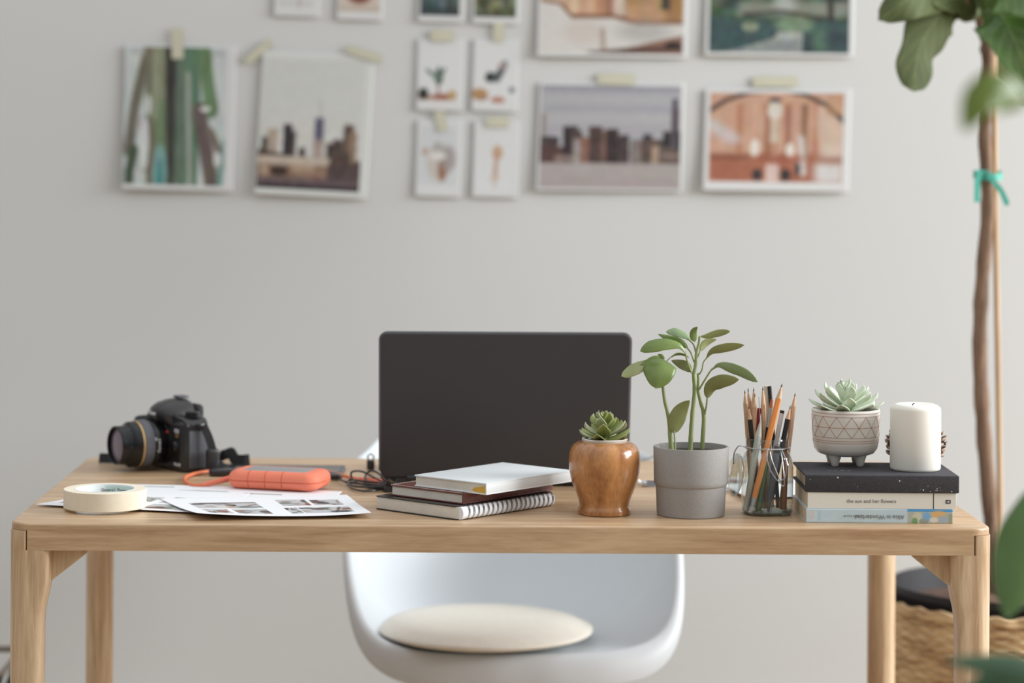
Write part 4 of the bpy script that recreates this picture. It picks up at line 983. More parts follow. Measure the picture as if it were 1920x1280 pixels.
# ================================================================== FOOTED PLANTER + PALE SUCCULENT
pc_ = on(1587, 872, TOPZ)
pl = thing('footed_planter', 'white ceramic pot with copper triangles on stubby feet, on the books', 'plant pot', (pc_.x, pc_.y+.008, TOPZ), R(-12))
r0 = .0480
prof = [(.001, .013), (.020, .0132), (.032, .0150), (.0405, .0180), (.0452, .0245), (.0472, .034), (.0480, .050), (.0486, .066), (.0488, .0800), (.0478, .0815), (.0462, .0815), (.0452, .080), (.0445, .060), (.042, .030), (.030, .022), (.001, .020)]
MB().lathe(prof, n=72).build('bowl', 'ceramic', pl, angle=70)
for k in range(4):
    a = R(45+90*k+12); MB().lathe([(.0040, 0), (.0052, .0012), (.0066, .007), (.0095, .0160), (.010, .022)], (.0255*cos(a), .0255*sin(a), 0), 24).build('foot', 'ceramic', pl)
def prad(z): return float(np.interp(z, [p[1] for p in prof[3:9]], [p[0] for p in prof[3:9]])) + .0001
g = MB()
for z in (.0775, .0730, .0430, .0385, .0355):
    rr = prad(z); g.tube([(rr*cos(a), rr*sin(a), z) for a in [2*pi*k/80 for k in range(80)]], .00035, 6, closed=True)
z_m = .0575; rr = prad(z_m); g.tube([(rr*cos(a), rr*sin(a), z_m) for a in [2*pi*k/80 for k in range(80)]], .00035, 6, closed=True)
NT_ = 14
for k in range(NT_):
    for s_ in (0, 1):
        for (za_, zb_) in ((.0730, .0575), (.0575, .0430)):
            pts = []
            for q in range(7):
                t = q/6; z = za_ + (zb_-za_)*t
                off = (.5*t if za_ > .06 else .5 - .5*t + 0)
                if za_ < .06: off = .5*(1-t) if s_ == 0 else .5*(1-t)
                a = 2*pi*(k + (off if s_ == 0 else -off))/NT_; r_ = prad(z); pts.append((r_*cos(a), r_*sin(a), z))
            g.tube(pts, .00035, 5)
g.build('copper_lines', 'copper', pl)
def rosette(root, rings, base, m, m2=None, seed=1, name='leaf', cupk=.25):
    rs = random.Random(seed)
    for (n_, L_, W_, el, zb, r0_, off) in rings:
        for k in range(n_):
            a = 2*pi*(k/n_)+off+rs.uniform(-.12, .12); e = R(el+rs.uniform(-5, 5)); d = V((cos(a), sin(a), 0)); L2 = L_*rs.uniform(.9, 1.08)
            p_ = V(base) + d*r0_ + V((0, 0, zb)); up = V((0, 0, 1))
            p1 = p_ + (d*cos(e) + up*sin(e))*L2*.5; p2 = p_ + (d*cos(e*.9+.05) + up*sin(e*.9+.05))*L2*.85 + up*L2*.02; p3 = p_ + (d*cos(e) + up*sin(e))*L2 + up*L2*.07
            sh = lambda q: (0.35+.65*sin(pi*min(1, q*1.5)*.5)) * (1 if q < .5 else max(0.02, 1-((q-.5)/.5)**1.45))
            leaf_obj(name, [p_, p1, p2, p3], W_/2, (m2 if m2 and rs.random() < .35 else m), root, cup=-cupk*2, n=9, nw=3, th=.0014 if W_ > .008 else .0009, ref=up, seed=k, shape=sh, world=False)
pot_l = thing('pale_succulent', 'pale mint artificial succulent growing from the patterned white pot', 'plant', (pl.location.x, pl.location.y, TOPZ+.074), .4)
MB().lathe([(.001, -.004), (.043, -.004), (.044, .002), (.001, .0035)], n=36).build('soil', 'soil', pot_l)
rosette(pot_l, [(8, .052, .021, 10, .003, .004, .2), (7, .050, .021, 26, .006, .003, .6), (6, .040, .019, 44, .010, .002, .1), (5, .030, .014, 60, .018, .001, .9), (4, .022, .009, 72, .026, .001, .3), (3, .014, .006, 60, .036, 0, .8)], (0, 0, 0), 'ech', None, 3, 'leaf', .14)
MB().tube([(0, 0, 0), (0, 0, .036)], [.004, .002], 8).build('stem', 'ech', pot_l)

# ================================================================== CANDLE + PINE CONE
cp = on(1716, 880, TOPZ)
cd_ = thing('pillar_candle', 'short ivory pillar candle standing on the right-hand book stack', 'candle', (cp.x, cp.y, TOPZ))
cr = .0358
MB().lathe([(.001, 0), (cr-.003, 0), (cr-.0008, .0012), (cr, .004), (cr+.0001, .045), (cr, .086), (cr-.0012, .0895), (cr-.006, .0925), (cr-.009, .0938), (cr-.013, .0935), (.016, .0915), (.001, .0905)], n=72).build('wax_body', 'wax', cd_, angle=70)
MB().tube([(-.007, -.012, .091), (-.0065, -.012, .0945), (-.004, -.012, .0955)], .0008, 6).build('wick', 'black', cd_)
qn = on(1716, 869, TOPZ)
pcn = thing('pine_cone', 'grey-brown pine cone half hidden behind the ivory candle', 'pine cone', (cp.x+.0145, cp.y+.070, TOPZ))
g = MB(); g.lathe([(.006, .004), (.020, .010), (.024, .025), (.018, .045), (.006, .062)], n=24)
g.build('core', 'cone', pcn)
rs = random.Random(11); g = MB(); rowsN = 9
for i in range(rowsN):
    z = .010+i*.0066; rr = .0455*sin(pi*(.30+.66*(i/rowsN)))**.9 if i else .036
    n_ = 13 if i < 6 else 8
    for k in range(n_):
        a = 2*pi*(k+.5*(i % 2))/n_ + rs.uniform(-.08, .08); d = V((cos(a), sin(a), 0)); s = V((-sin(a), cos(a), 0)); up = V((0, 0, 1)); b0 = V((0, 0, z-.003))
        r1, r2 = rr*.4, rr*rs.uniform(.93, 1.03); dz = -.002+.010*(i/rowsN)
        w1, w2 = .0035, .0065
        P = []
        for (r_, w_, zz, t_) in ((r1, w1, 0, .0008), (r1+(r2-r1)*.6, w2, dz*.5+.001, .0010), (r2-.002, w2*.9, dz+.002, .0020), (r2, w2*.45, dz+.0035, .0016)):
            P.append([b0+d*r_-s*w_+up*(zz-t_), b0+d*r_+s*w_+up*(zz-t_), b0+d*r_+s*w_+up*(zz+t_), b0+d*r_-s*w_+up*(zz+t_)])
        o0 = len(g.v); g.grid(P, closeu=True); g.add(P[-1], [(0, 1, 2, 3)], 1)
        for q in range(4): g.mi[-2-q] = 1
g.build('scales', ['cone', 'conetip'], pcn, angle=50)

# ================================================================== WOODEN POT + SUCCULENT
wc = on(1133, 962.5)
wp = thing('wooden_vase', 'honey-brown turned wooden pot, leftmost of the three pots on the desk', 'plant pot', (wc.x, wc.y, DESK))
K = 1/1311
px = [(1, 0), (47.5, 0), (49.8, 1.5), (50.2, 7), (49.6, 11), (47.2, 15), (46.8, 19), (48.2, 26), (51.0, 34), (55.0, 44), (59.6, 55), (63.4, 67), (66.2, 81), (67.2, 94), (67.2, 106), (65.6, 117), (62.4, 125.5), (57.5, 131.5), (51, 135.5), (44, 137.3), (40.5, 137), (40, 134), (20, 132), (1, 132)]
MB().lathe([(r*K, z*K*.99) for r, z in px], n=80).build('turned_body', 'potw', wp, angle=50)
MB().lathe([(.0290, .100), (.0318, .1035), (.0328, .1070), (.0322, .1082), (.0305, .1072), (.029, .1035)], n=64, cap=(False, False)).build('white_liner', 'ceramic', wp)
su = thing('green_succulent', 'small green succulent in the wooden pot', 'plant', (wc.x-.0, wc.y, DESK+.1045), .2)
MB().lathe([(.001, -.006), (.0285, -.006), (.0285, .000), (.001, .002)], n=32).build('soil', 'soil', su)
rosette(su, [(6, .042, .017, 14, .002, .001, .1), (5, .036, .021, 32, .006, .001, .5), (4, .028, .019, 50, .013, .001, .9), (4, .022, .013, 62, .021, 0, .2), (3, .014, .007, 72, .029, 0, .5)], (0, 0, 0), 'succ', 'succt', 8, 'leaf', .26)
MB().tube([(0, 0, 0), (.001, 0, .028)], [.004, .002], 8).build('stem', 'stem', su)

# ================================================================== GREY POT + THREE-STEM PLANT
gc = on(1295, 964.3)
gp = thing('grey_plant_pot', 'grey stoneware pot with a stepped foot, middle of the three pots', 'plant pot', (gc.x, gc.y, DESK))
MB().lathe([(.001, 0), (.0465, 0), (.0480, .0010), (.0484, .003), (.0500, .0425), (.0508, .0430), (.0523, .0455), (.0527, .0500), (.0537, .0965), (.0532, .0978), (.0505, .0978), (.0500, .0965), (.0488, .060), (.0480, .0300), (.001, .0300)], n=96).build('pot_wall', 'pot', gp, angle=35)
hp = thing('potted_plant', 'leafy three-stemmed green plant growing in the grey pot', 'plant', (gc.x, gc.y, DESK+.080))
rs = random.Random(2)
MB().lathe([(.001, .012), (.020, .0125), (.035, .011), (.0485, .0095), (.0485, -.02), (.001, -.02)], n=40, rad=lambda a, z: 1).build('soil', 'soil', hp)
D0 = CAMY*-1 + gc.y
def zp(X, Y, dd=0.0): return at(1160+X/4.922, 600+Y/4.922, D0+dd)
ZS_ = 1/4.922*K       # zoom px -> metres
def stemz(pts, r0_, r1_, n=20, m='stem', nm='stem'):
    P = smoothpath([zp(*p) for p in pts], n)
    return MB().tube(P, [ (r0_ + (r1_-r0_)*k/n)*ZS_*(1+.05*sin(k*2.1)) for k in range(n+1)], 10).build(nm, m, hp, world=True)
stemz([(488, 1225, -.01), (478, 1080, -.01), (462, 900, -.01), (425, 740, -.008), (408, 600, -.006), (402, 480, 0), (398, 385, 0)], 24, 9)
stemz([(660, 1225, 0), (668, 1050, 0), (682, 850, 0), (700, 660, 0), (692, 490, 0)], 23, 17)
stemz([(692, 500, 0), (712, 400, 0), (718, 300, 0), (742, 210, 0), (748, 150, 0)], 17, 11, 14)
stemz([(768, 1225, .012), (778, 1050, .012), (786, 880, .01), (758, 760, .006), (735, 655, .004), (736, 560, .004), (734, 490, .004)], 22, 12)
def pet(pts, r=7): return stemz(pts, r, r*.8, 12, 'stem', 'petiole')
def lfz(pts, hw_, m, roll=.3, cup=.15, wave=.05, shape=None, seed=0, th=.0006):
    return leaf_obj('leaf', [zp(*p) for p in pts], hw_*ZS_/max(.35, cos(roll)), m, hp, roll=roll, cup=cup, wave=wave, seed=seed, shape=shape, th=th, n=16)
heart = lambda q: (min(1, (q*6)**.5))*(1-max(0, (q-.25)/.75)**2.2)**.62
obov = lambda q: sin(pi*q**1.5)**.8 if q < .63 else sin(pi*q**1.5)**.6
# heart leaf facing the viewer
lfz([(392, 350, -.005), (380, 420, -.018), (365, 520, -.026), (345, 632, -.028)], 152, 'leaf', .15, .25, .03, heart, 1)
lfz([(385, 380, -.004), (320, 380, -.008), (200, 425, -.012), (110, 470, -.014), (25, 520, -.016)], 52, 'leafv', .5, .2, .06, obov, 2)
lfz([(395, 372, -.004), (350, 366, -.006), (280, 388, -.01), (200, 412, -.012)], 42, 'leaf', .4, .2, .03, None, 3)
lfz([(412, 372, 0), (404, 345, 0), (385, 325, 0), (358, 318, 0)], 20, 'leaf', .2, .2, 0, None, 4)
pet([(430, 400, 0), (455, 365, 0), (500, 330, 0)], 5)
lfz([(470, 350, 0), (530, 322, .01), (590, 322, .016), (650, 345, .02)], 14, 'leaf', 1.1, .2, 0, None, 5)
pet([(680, 490, 0), (655, 455, .004), (640, 435, .01)], 7)
lfz([(668, 478, .004), (620, 425, .012), (560, 398, .02), (485, 372, .026)], 46, 'leafo', .25, .12, 0, None, 6)
pet([(672, 485, -.004), (640, 400, -.006), (612, 290, -.01)], 10)
lfz([(625, 320, -.01), (560, 236, -.014), (430, 218, -.018), (300, 240, -.02), (198, 288, -.02)], 55, 'leaf', .55, .2, .04, obov, 7)
pet([(698, 390, .002), (665, 300, .006), (610, 230, .01)], 8)
lfz([(640, 258, .008), (560, 195, .012), (460, 165, .016), (362, 128, .02)], 34, 'leaf', .5, .2, .02, None, 8)
pet([(712, 300, 0), (690, 225, .002), (640, 175, .004)], 8)
lfz([(680, 210, .002), (620, 150, .006), (530, 108, .01), (435, 108, .014)], 36, 'leafp', .6, .2, .04, obov, 9)
lfz([(704, 200, -.002), (690, 150, -.002), (695, 100, -.004), (728, 60, -.006)], 34, 'leaf', .2, .2, .02, None, 10)
lfz([(738, 150, 0), (810, 148, .004), (920, 122, .008), (1030, 102, .01)], 34, 'leafo', .45, .12, .02, obov, 11)
pet([(728, 350, 0), (745, 300, 0), (758, 262, 0)], 7)
lfz([(752, 285, 0), (790, 225, .004), (840, 195, .008), (905, 178, .012)], 34, 'leafo', .35, .15, .02, None, 12)
pet([(740, 505, .004), (768, 460, .0), (782, 390, -.004), (815, 345, -.006)], 7)
lfz([(795, 375, -.004), (860, 292, -.01), (980, 258, -.014), (1160, 230, -.016)], 42, 'leafo', .35, .15, .03, obov, 13)
pet([(742, 640, 0), (790, 560, -.006), (840, 480, -.01), (870, 440, -.012)], 9)
lfz([(850, 470, -.01), (920, 420, -.016), (1020, 440, -.022), (1150, 490, -.026), (1285, 572, -.028)], 48, 'leafp', .5, .2, .05, obov, 14)
pet([(795, 868, .008), (812, 780, .004), (818, 710, .0)], 10)
lfz([(816, 725, 0), (850, 620, -.006), (940, 570, -.012), (1040, 555, -.014), (1110, 548, -.014)], 66, 'leafo', .2, .2, .04, None, 15)
pet([(522, 1225, -.018), (518, 1100, -.016), (512, 1020, -.014)], 9)
lfz([(512, 1045, -.014), (530, 940, -.016), (580, 830, -.018), (655, 738, -.02)], 80, 'leafo', .15, .18, .02, None, 16)

# ================================================================== GLASS JAR WITH PENCILS
jc = on(1438, 962.5); JR = R(8)
jar = thing('clip_top_jar', 'open square glass jar with a wire clip, holding the pencils', 'jar', (jc.x, jc.y, DESK), JR)
def sq(r, z, ex, n=64):
    out = []
    for k in range(n):
        a = 2*pi*k/n; c_, s_ = cos(a), sin(a); out.append(V((r*math.copysign(abs(c_)**ex, c_), r*math.copysign(abs(s_)**ex, s_), z)))
    return out
Z_ = [(.026, .0, .7), (.0315, .0012, .6), (.0335, .005, .58), (.0342, .020, .58), (.0345, .050, .58), (.0345, .068, .6), (.0338, .078, .68), (.0322, .085, .85), (.0308, .0885, 1), (.0300, .090, 1)]
g = MB(); g.grid([sq(*z) for z in Z_], closeu=True)
g.grid([sq(*z) for z in [(.0300, .090, 1), (.0300, .0925, 1), (.0320, .0935, 1), (.0324, .0950, 1), (.0320, .0965, 1), (.0308, .097, 1), (.0308, .106, 1), (.0300, .1085, 1), (.0288, .1085, 1), (.0282, .106, 1)]], closeu=True)
g.build('glass_wall', 'glass', jar, angle=60)
g = MB(); g.grid([sq(*z) for z in [(.001, .0032, 1), (.022, .0032, .8), (.0295, .0040, .62), (.0308, .008, .6), (.0336, .0052, .58), (.0315, .0012, .6), (.022, .0, .8), (.001, .0, 1)]], closeu=True)
g.build('glass_base', 'glasse', jar, angle=60)
g = MB()
g.tube([(.0322*cos(a), .0322*sin(a), .0955) for a in [2*pi*k/60 for k in range(60)]], .0009, 6, closed=True)
fr = -.036
g.tube(smoothpath([(-.007, -.031, .097), (-.011, fr-.001, .086), (-.006, fr-.004, .067), (.004, fr-.006, .052), (.010, fr-.005, .053), (.016, fr-.003, .058), (.0175, fr-.001, .078), (.0125, -.032, .095)], 30), .0009, 6)
g.tube(smoothpath([(-.005, -.031, .095), (-.004, fr-.002, .082), (.004, fr-.006, .060), (.009, fr-.008, .047), (.0125, fr-.008, .046), (.013, fr-.006, .058), (.012, fr, .080), (.011, -.031, .095)], 30), .0008, 6)
g.tube([(-.0095, -.0325, .0955), (.0155, -.0325, .0955)], .0011, 8)
g.build('wire_clip', 'wire', jar)
g = MB(); g.lathe([(.001, 0), (.029, 0), (.031, .002), (.031, .005), (.025, .0085), (.012, .011), (.001, .0115)], n=48)
g.xf(Matrix.Translation((-.0400, .012, .054)) @ Matrix.Rotation(R(-82), 4, 'Y') @ Matrix.Scale(1, 4))
g.build('glass_lid', 'glass', jar, angle=50)
MB().tube(smoothpath([(-.0322, .004, .0955), (-.040, .010, .096), (-.046, .012, .084), (-.0465, .012, .070)], 12), .0009, 6).build('lid_wire', 'wire', jar)
JD = D0 + (jc.y - gc.y)
def zq(X, Y, dd): return at(1380+X/8.536, 710+Y/8.536, JD+dd)
PG = 'pencils and pens standing in the glass jar'
def stick(kind, name, label, top, bot, r, mats, hexa=True, tipL=.02, blunt=False, extra=None, cat='pencil'):
    """a pencil from its tip to its lower end"""
    t = thing(name, label, cat, bot, 0, PG)
    d = (bot - top); L_ = d.length; d.normalize()
    rot = V((0, 0, 1)).rotation_difference(-d).to_matrix()
    n_ = 6 if hexa else 16
    def seg(nm, z0, z1, r0_, r1_, m, nn=None, steps=1):
        MB().lathe([(max(r0_, .00005), z0), (max(r1_, .00005), z1)], (0, 0, 0), nn or n_, rot=rot).build(nm, m, t, angle=30)
    if kind == 'pencil':
        seg('barrel', 0, L_-tipL, r, r, mats[0]); seg('sharpened_wood', L_-tipL, L_-.005, r*.97, r*.30, mats[1], 16); seg('lead', L_-.005, L_, r*.30, r*.06, mats[2], 12)
    elif kind == 'eraser':
        seg('barrel', .022, L_-tipL, r, r, mats[0]); seg('sharpened_wood', L_-tipL, L_-.005, r*.97, r*.30, mats[1], 16); seg('lead', L_-.005, L_, r*.30, r*.06, mats[2], 12)
        seg('ferrule', .009, .022, r*1.02, r*1.02, 'silver', 16); seg('eraser', 0, .009, r*.95, r*.98, 'eraser', 16)
    elif kind == 'pen':
        seg('barrel', 0, L_-.004, r, r, mats[0], 16); seg('end_cap', L_-.004, L_, r*1.02, r*.98, mats[1], 16)
    elif kind == 'brush':
        seg('handle', 0, L_-.040, r*.7, r*1.05, mats[0], 16); seg('ferrule', L_-.040, L_-.012, r*1.0, r*.85, mats[1], 16); seg('hair', L_-.012, L_, r*.8, r*.5, mats[2], 12)
    elif kind == 'stump':
        seg('barrel', 0, L_-.022, r, r, mats[0], 16); seg('point', L_-.022, L_, r, r*.25, mats[0], 16)
    elif kind == 'needle': seg('rod', 0, L_, r, r*.4, mats[0], 8)
    return t
def jb(u, v, dd): return at(u, v, JD+dd)     # lower end, in full-frame pixels
N_, W_, GR = 'natural', 'sharp', 'graphite'
r6 = .0037
stick('pencil', 'pencil', 'natural wood pencil leaning at the far left of the jar', zq(140, 178, .004), jb(1412, 953, .014), r6, (N_, W_, GR))
stick('pencil', 'pencil', 'natural wood pencil just right of the leftmost pencil tip', zq(190, 145, .016), jb(1427, 950, .026), r6*.9, (N_, W_, GR))
stick('pencil', 'pencil', 'black pencil with pale sharpened tip on the left side of the jar', zq(200, 425, -.008), jb(1424, 954, .003), r6*.92, ('bpencil', W_, GR))
stick('pencil', 'pencil', 'thick natural wood pencil standing upright left of the red pen', zq(304, 230, -.004), jb(1406, 957, .002), r6*1.05, (N_, W_, 'bronze'))
stick('pencil', 'pencil', 'natural wood pencil with black lead behind the thick upright one', zq(282, 140, .010), jb(1417, 951, .019), r6*.9, (N_, W_, GR))
stick('pen', 'pen', 'dark red pen in the jar', zq(375, 470, .008), jb(1400, 950, .012), .0030, ('redp', 'redp'), cat='pen')
stick('stump', 'blending_stump', 'grey-white pointed paper stump in front on the left of the jar', zq(395, 670, -.018), jb(1399, 955, -.012), .0046, ('stump',), cat='drawing tool')
stick('needle', 'needle_tool', 'thin grey needle tool between natural pencils and the red pen', zq(365, 290, .0), zq(430, 1500, .004), .0010, ('silver',), cat='drawing tool')
stick('pencil', 'pencil', 'natural pencil with dark point near the middle of the jar', zq(428, 125, .006), jb(1437, 952, .008), r6, (N_, W_, GR), tipL=.026)
stick('pen', 'stick', 'cream round stick behind the middle natural pencil', zq(480, 115, .018), jb(1447, 950, .016), .0034, ('cream', 'cream'), cat='stick')
stick('pen', 'pen', 'black square-ended pen rising behind the paintbrush', zq(535, 118, .012), jb(1459, 951, .012), .0030, ('bpencil', 'bpencil'), cat='pen')
stick('brush', 'paintbrush', 'paintbrush with silver ferrule left of the orange pencil', zq(575, 330, -.006), jb(1421, 957, -.006), .0036, ('bpencil', 'silver', 'bristle'), cat='paintbrush')
stick('eraser', 'pencil', 'tall orange pencil with eraser end, leaning across the jar front', zq(740, 75, -.012), jb(1408, 961, -.023), .0043, ('opencil', W_, GR), tipL=.022)
stick('pen', 'pen', 'white pen with a black end cap right of the orange pencil', zq(742, 505, .008), jb(1431, 952, .010), .0033, ('whitep', 'black'), cat='pen')
stick('eraser', 'pencil', 'black pencil with pale tip leaning to the right', zq(872, 425, -.004), jb(1441, 962, -.014), .0037, ('bpencil', W_, GR))
stick('pencil', 'pencil', 'natural wood pencil leaning furthest right', zq(948, 222, .004), jb(1464, 953, .004), r6*.95, (N_, W_, GR))
stick('pencil', 'pencil', 'short natural pencil just above the jar rim on the right', zq(782, 800, .014), jb(1470, 950, .020), r6*.85, (N_, W_, GR), tipL=.016)
stick('stump', 'pencil', 'green pencil low inside the jar behind the orange one', jb(1441, 845, -.014), jb(1421, 960, -.017), .0040, ('gpencil',))
stick('stump', 'marker', 'grey marker pointing down in the front of the jar', jb(1440, 960, -.021), jb(1458, 836, -.015), .0046, ('greyrub',), cat='marker')
stick('pen', 'pencil', 'brown pencil inside the right side of the jar', jb(1473, 850, -.008), jb(1469, 955, -.010), .0045, ('bronze', 'bronze'))

# ================================================================== FIG TREE IN BASKET
FD = 4.46
fc = on(1893, 1100, .44); fx, fy = at(1893, 1150, FD).x, CAMY+FD
bas = thing('woven_basket', 'woven seagrass basket on the floor behind the desk on the right', 'basket', (fx, fy, 0))
NS, NR = 360, 104; rows = []
def brad(z): return .228 + .016*sin(min(1, z/.45)*pi*.8)
for i in range(NR+1):
    z = .437*i/NR; row_i = i//2; row = []
    for j in range(NS):
        a = 2*pi*j/NS; wv = .0026*sin(a*36 + (row_i % 2)*pi) + (.0016 if i % 2 else -.0010)
        r_ = brad(z) + wv; row.append(V((r_*cos(a), r_*sin(a), z + .0015*sin(a*24))))
    rows.append(row)
g = MB().grid(rows, closeu=True); o = g.build('woven_side', 'weave', bas, angle=80); solid(o, .006, -1)
g = MB(); 
for k, zz in enumerate((.437, .444)):
    rr = brad(.437)-.001
    g.tube([((rr+.003*sin(30*a))*cos(a), (rr+.003*sin(30*a))*sin(a), zz+.002*cos(30*a)) for a in [2*pi*q/240 for q in range(240)]], .0055, 8, closed=True)
g.build('rim', 'weave', bas)
MB().lathe([(.001, 0), (.214, 0), (.214, .006), (.001, .006)], n=64).build('base', 'weave', bas)
fig = thing('fiddle_leaf_fig', 'tall fiddle-leaf fig tree standing in the woven basket', 'plant', (fx, fy, .007))
def fp(u, v, dd=0): return at(u, v, FD+dd)
MB().lathe([(.12, .0), (.15, .02), (.209, .450), (.216, .4505), (.216, .464), (.210, .464), (.203, .42), (.001, .38)], n=72, cap=(True, False)).build('nursery_pot', 'nursery', fig)
rs = random.Random(4)
MB().lathe([(.001, .446), (.06, .446), (.12, .440), (.18, .428), (.2025, .422), (.2025, .40)], n=48, rad=lambda a, z: 1+.02*sin(9*a)).build('soil', 'soilb', fig)
tp_ = [(1870, 1105), (1860, 1000), (1850, 880), (1841, 760), (1837, 640), (1842, 520), (1852, 400), (1850, 320), (1846, 240), (1851, 160), (1852, 90), (1838, 30), (1832, -60), (1840, -200), (1850, -330)]
P = smoothpath([fp(*p) for p in tp_], 70)
rad_ = [ (0.0150 - .0045*k/70)*(1+.07*sin(k*1.7)+.04*sin(k*3.9)) for k in range(71)]
MB().tube(P, rad_, 14).build('trunk', 'bark', fig, world=True)
MB().tube([fp(1878, 1110, .0), fp(1873, 800, -.0), fp(1868, 500, .0), fp(1864, 150, .0), fp(1862, -150, .0)], .0052, 10).build('support_stake', 'bamboo', fig, world=True)
g = MB(); rc = fp(1852, 328)
g.ribbon([rc+V((.026*cos(a), .024*sin(a), .004*sin(a))) for a in [2*pi*k/24 for k in range(25)]], .013, V((0, 0, 1)), .001)
g.ribbon(smoothpath([rc+V((-.006, -.024, .003)), rc+V((-.018, -.030, .006)), rc+V((-.0255, -.031, -.010)), rc+V((-.026, -.030, -.05))], 12), .011, V((1, .15, 0)), .001)
g.ribbon(smoothpath([rc+V((-.006, -.026, .005)), rc+V((.004, -.032, -.012)), rc+V((.018, -.032, -.030)), rc+V((.030, -.030, -.055))], 12), [.006, .008, .009, .009, .009, .009, .010, .010, .010, .010, .010, .010, .009], V((1, 0, .4)), .001)
g.build('ribbon_tie', 'ribbon', fig, world=True)
fid = lambda q: (.62*sin(pi*min(1, q/.62)*.9+.15) if q < .38 else .62*sin(pi*min(1, .38/.62)*.9+.15) + .42*sin(pi*(q-.38)/.62*.62))*(1 if q < .8 else max(.02, (1-((q-.8)/.2)**2.2)))*1.0
fid2 = lambda q: sin(pi*q**.75)**.6 if q < .95 else sin(pi*q**.75)**.75
def fleaf(pts, hw_, m, roll=.3, cup=.2, wave=.22, shape=fid2, seed=0, vein=.0, par=None, nm='leaf', sc=1.0):
    return leaf_obj(nm, [fp(*p) for p in pts], hw_*FD/FPX/max(.35, cos(roll)), m, par or fig, roll=roll, cup=cup, wave=wave, n=36, nw=9, th=.0007, seed=seed, shape=shape, vein=vein)
fid3 = lambda q: ((.80 + .10*sin(q*13+.6) + .05*sin(q*31))*min(1, q*9)**.6)*(1 if q < .78 else max(0, 1-((q-.78)/.22)**2.4)**.55)
fleaf([(1828, -40, -.02), (1800, -6, -.05), (1762, 28, -.10), (1724, 92, -.13), (1712, 172, -.15)], 50, 'figb', -.25, .15, .08, shape=fid3, seed=3)
fleaf([(1830, -70, .0), (1780, -50, -.03), (1715, -10, -.16), (1646, 38, -.18)], 50, 'figb', .3, .3, .12, seed=5)
fleaf([(1838, 20, -.02), (1870, 20, -.06), (1900, 70, -.10), (1935, 165, -.12)], 52, 'fig', .35, -.25, .08, seed=8, vein=.10)
fleaf([(1850, 60, .03), (1870, 95, .05), (1900, 140, .06), (1925, 200, .06)], 32, 'figb', -.3, .15, .10, seed=9)
fleaf([(1845, -20, -.02), (1880, -30, -.10), (1935, -10, -.16), (2010, 50, -.18)], 55, 'fig', .2, -.2, .12, seed=12, vein=.08)
fleaf([(1838, -120, .0), (1760, -140, -.05), (1690, -90, -.10), (1640, -40, -.12)], 55, 'fig', .2, -.2, .12, seed=14, vein=.08)
fleaf([(1845, -120, .0), (1900, -170, .05), (1980, -150, .10), (2050, -80, .12)], 55, 'fig', .2, -.2, .12, seed=17, vein=.08)
fleaf([(1845, -260, .0), (1790, -330, .05), (1740, -350, .10), (1680, -300, .12)], 55, 'fig', .2, -.2, .12, seed=18, vein=.08)
fleaf([(1850, -330, .0), (1880, -400, .05), (1900, -450, .10), (1920, -520, .12)], 55, 'fig', .2, -.2, .12, seed=19, vein=.08)
fleaf([(1838, 28, -.01), (1810, 5, -.05), (1790, -2, -.08), (1748, 8, -.14)], 34, 'figb', .2, .15, .12, seed=21)
MB().tube(smoothpath([fp(1838, 40), fp(1826, 32, -.01), fp(1818, 10, -.03), fp(1812, 0, -.05)], 8), .004, 8).build('twig', 'bark', fig, world=True)

# ================================================================== NEAR PLANT (out of focus, stands off to the right)
ND = 2.15
near = thing('leafy_house_plant', 'out-of-focus green plant reaching in from the right edge, nearest the viewer', 'plant', (.74, CAMY+ND, 0))
MB().lathe([(.10, 0), (.115, .005), (.14, .26), (.145, .27), (.132, .27), (.125, .25), (.001, .24)], n=48).build('pot', 'pot', near)
nx_ = .74; ny_ = CAMY+ND
MB().tube(smoothpath([(nx_, ny_, .22), (nx_-.01, ny_+.01, .6), (nx_+.02, ny_, 1.0), (nx_, ny_-.02, 1.4), (nx_+.01, ny_, 1.6)], 30), [.009]*31, 10).build('stem', 'bark', near, world=True)
def nleaf(pts, hw_, m, roll=.3, shape=None, seed=1, base=None):
    P = [at(u, v, d) for u, v, d in pts]
    leaf_obj('leaf', P, hw_*P[1].y*0 + hw_*pts[1][2]/FPX/max(.35, cos(roll)), m, near, roll=roll, cup=.2, wave=.04, n=24, nw=6, th=.0006, seed=seed, shape=shape)
    b0 = V(base); MB().tube(smoothpath([b0, (b0+P[0])/2+V((0, 0, .02)), P[0], P[0]*.8+P[1]*.2], 10), .0022, 8).build('petiole', 'stem', near, world=True)
nleaf([(1925, 192, 1.88), (1880, 172, 1.86), (1838, 186, 1.85), (1806, 248, 1.84)], 40, 'figy', .25, seed=2, base=(nx_, ny_-.02, 1.38))
nleaf([(2080, 1120, 2.3), (1990, 1060, 2.35), (1900, 1035, 2.36), (1862, 1085, 2.35)], 0.1, 'figd', .1, seed=3, base=(nx_, ny_, .95)) if False else None
nleaf([(2035, 890, 2.45), (1965, 975, 2.42), (1915, 1060, 2.40), (1886, 1160, 2.38)], 66, 'figd', .12, seed=4, base=(nx_+.02, ny_, 1.0))
nleaf([(2000, 1300, 2.1), (1925, 1258, 2.1), (1855, 1246, 2.1), (1772, 1238, 2.1)], 24, 'figt', .45, seed=5, base=(nx_, ny_+.005, .75))
nleaf([(2010, 1380, 2.15), (1950, 1300, 2.15), (1880, 1275, 2.15), (1800, 1300, 2.15)], 34, 'figt', .25, seed=6, base=(nx_, ny_+.005, .70))
nleaf([(2080, 400, 2.1), (2150, 380, 2.1), (2200, 400, 2.1), (2260, 470, 2.1)], 34, 'figd', .25, seed=7, base=(nx_, ny_, 1.2))

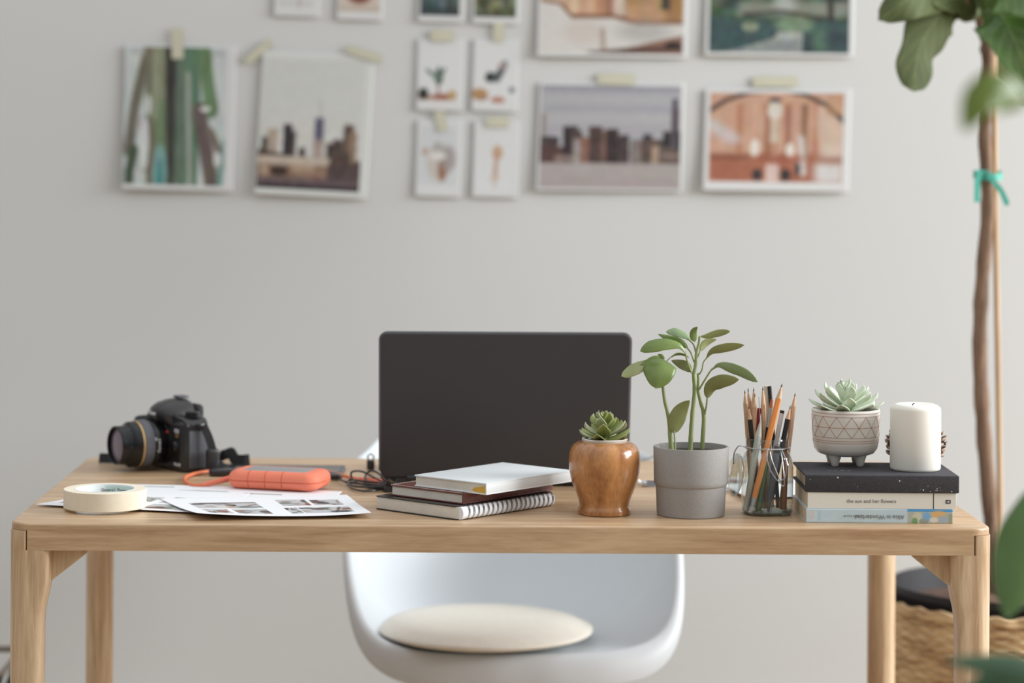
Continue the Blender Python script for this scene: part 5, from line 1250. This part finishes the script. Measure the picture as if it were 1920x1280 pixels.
# ================================================================== LOW WIRE RACK, LOWER LEFT
rk = at(-95, 1240, 4.5)
rack = thing('wire_rack', 'low taupe-rimmed rack with slanting black legs at the lower left edge', 'rack', (rk.x, rk.y, 0))
rt = rk.z
g = MB(); xr = at(22, 1240, 4.5).x - rk.x
g.tube([(xr-.01, -.12, rt), (xr, -.11, rt), (xr, .11, rt), (xr-.01, .12, rt), (-xr+.01, .12, rt), (-xr, .11, rt), (-xr, -.11, rt), (-xr+.01, -.12, rt)], .0065, 8, closed=True)
g.build('rim', 'taupe', rack)
for sx in (-1, 1):
    for sy in (-1, 1):
        MB().tube([(sx*xr, sy*.11, rt), (sx*(xr-.035), sy*.09, rt-.10), (sx*(xr-.05), sy*.08, .0)], [.006, .0095, .008], 8).build('leg', 'black', rack)
MB().rbox((0, 0, .155), (2*xr-.075, .16, .012), .01).build('shelf', 'black', rack)

# ================================================================== nest small pieces under the part they belong to
def nest(root, part, names):
    ch = list(root.children); p = [c for c in ch if c.name.split('.')[0] == part][0]
    for c in ch:
        if c is not p and c.name.split('.')[0] in names:
            mw = c.matrix_basis.copy(); c.parent = p; c.matrix_basis = mw
nest(dslr, 'lens_barrel', ('focus_ring', 'gold_ring', 'front_barrel', 'front_element', 'distance_window', 'mount_mark'))
nest(dslr, 'body', ('port_cover', 'cover_seam', 'rear_screen', 'lens_release_button', 'strap_lug'))
nest(dslr, 'top_plate', ('mode_dial',)); nest(dslr, 'prism_hump', ('hot_shoe', 'eyecup')); nest(dslr, 'strap', ('strap_slider',))
nest(lap, 'lid', ('lid_rim', 'screen')); nest(lap, 'base', ('keyboard', 'touchpad', 'foot'))
nest(cush, 'cushion_pad', ('piping',)); nest(tab, 'back_shell', ('glass_front', 'foot')); nest(drive, 'rubber_case', ('metal_top', 'case_groove'))
nest(tr, 'cardboard_core', ('core_label', 'lettering')); nest(ph, 'casing', ('port',)); nest(lb, 'cover', ('stitching',))
nest(b1, 'spine', ('lettering',)); nest(b2, 'cover', ('lettering', 'spine_line', 'publisher_mark')); nest(b3, 'cover', ('paint_fleck', 'cover_lettering'))
nest(pl, 'bowl', ('copper_lines', 'foot')); nest(cd_, 'wax_body', ('wick',))
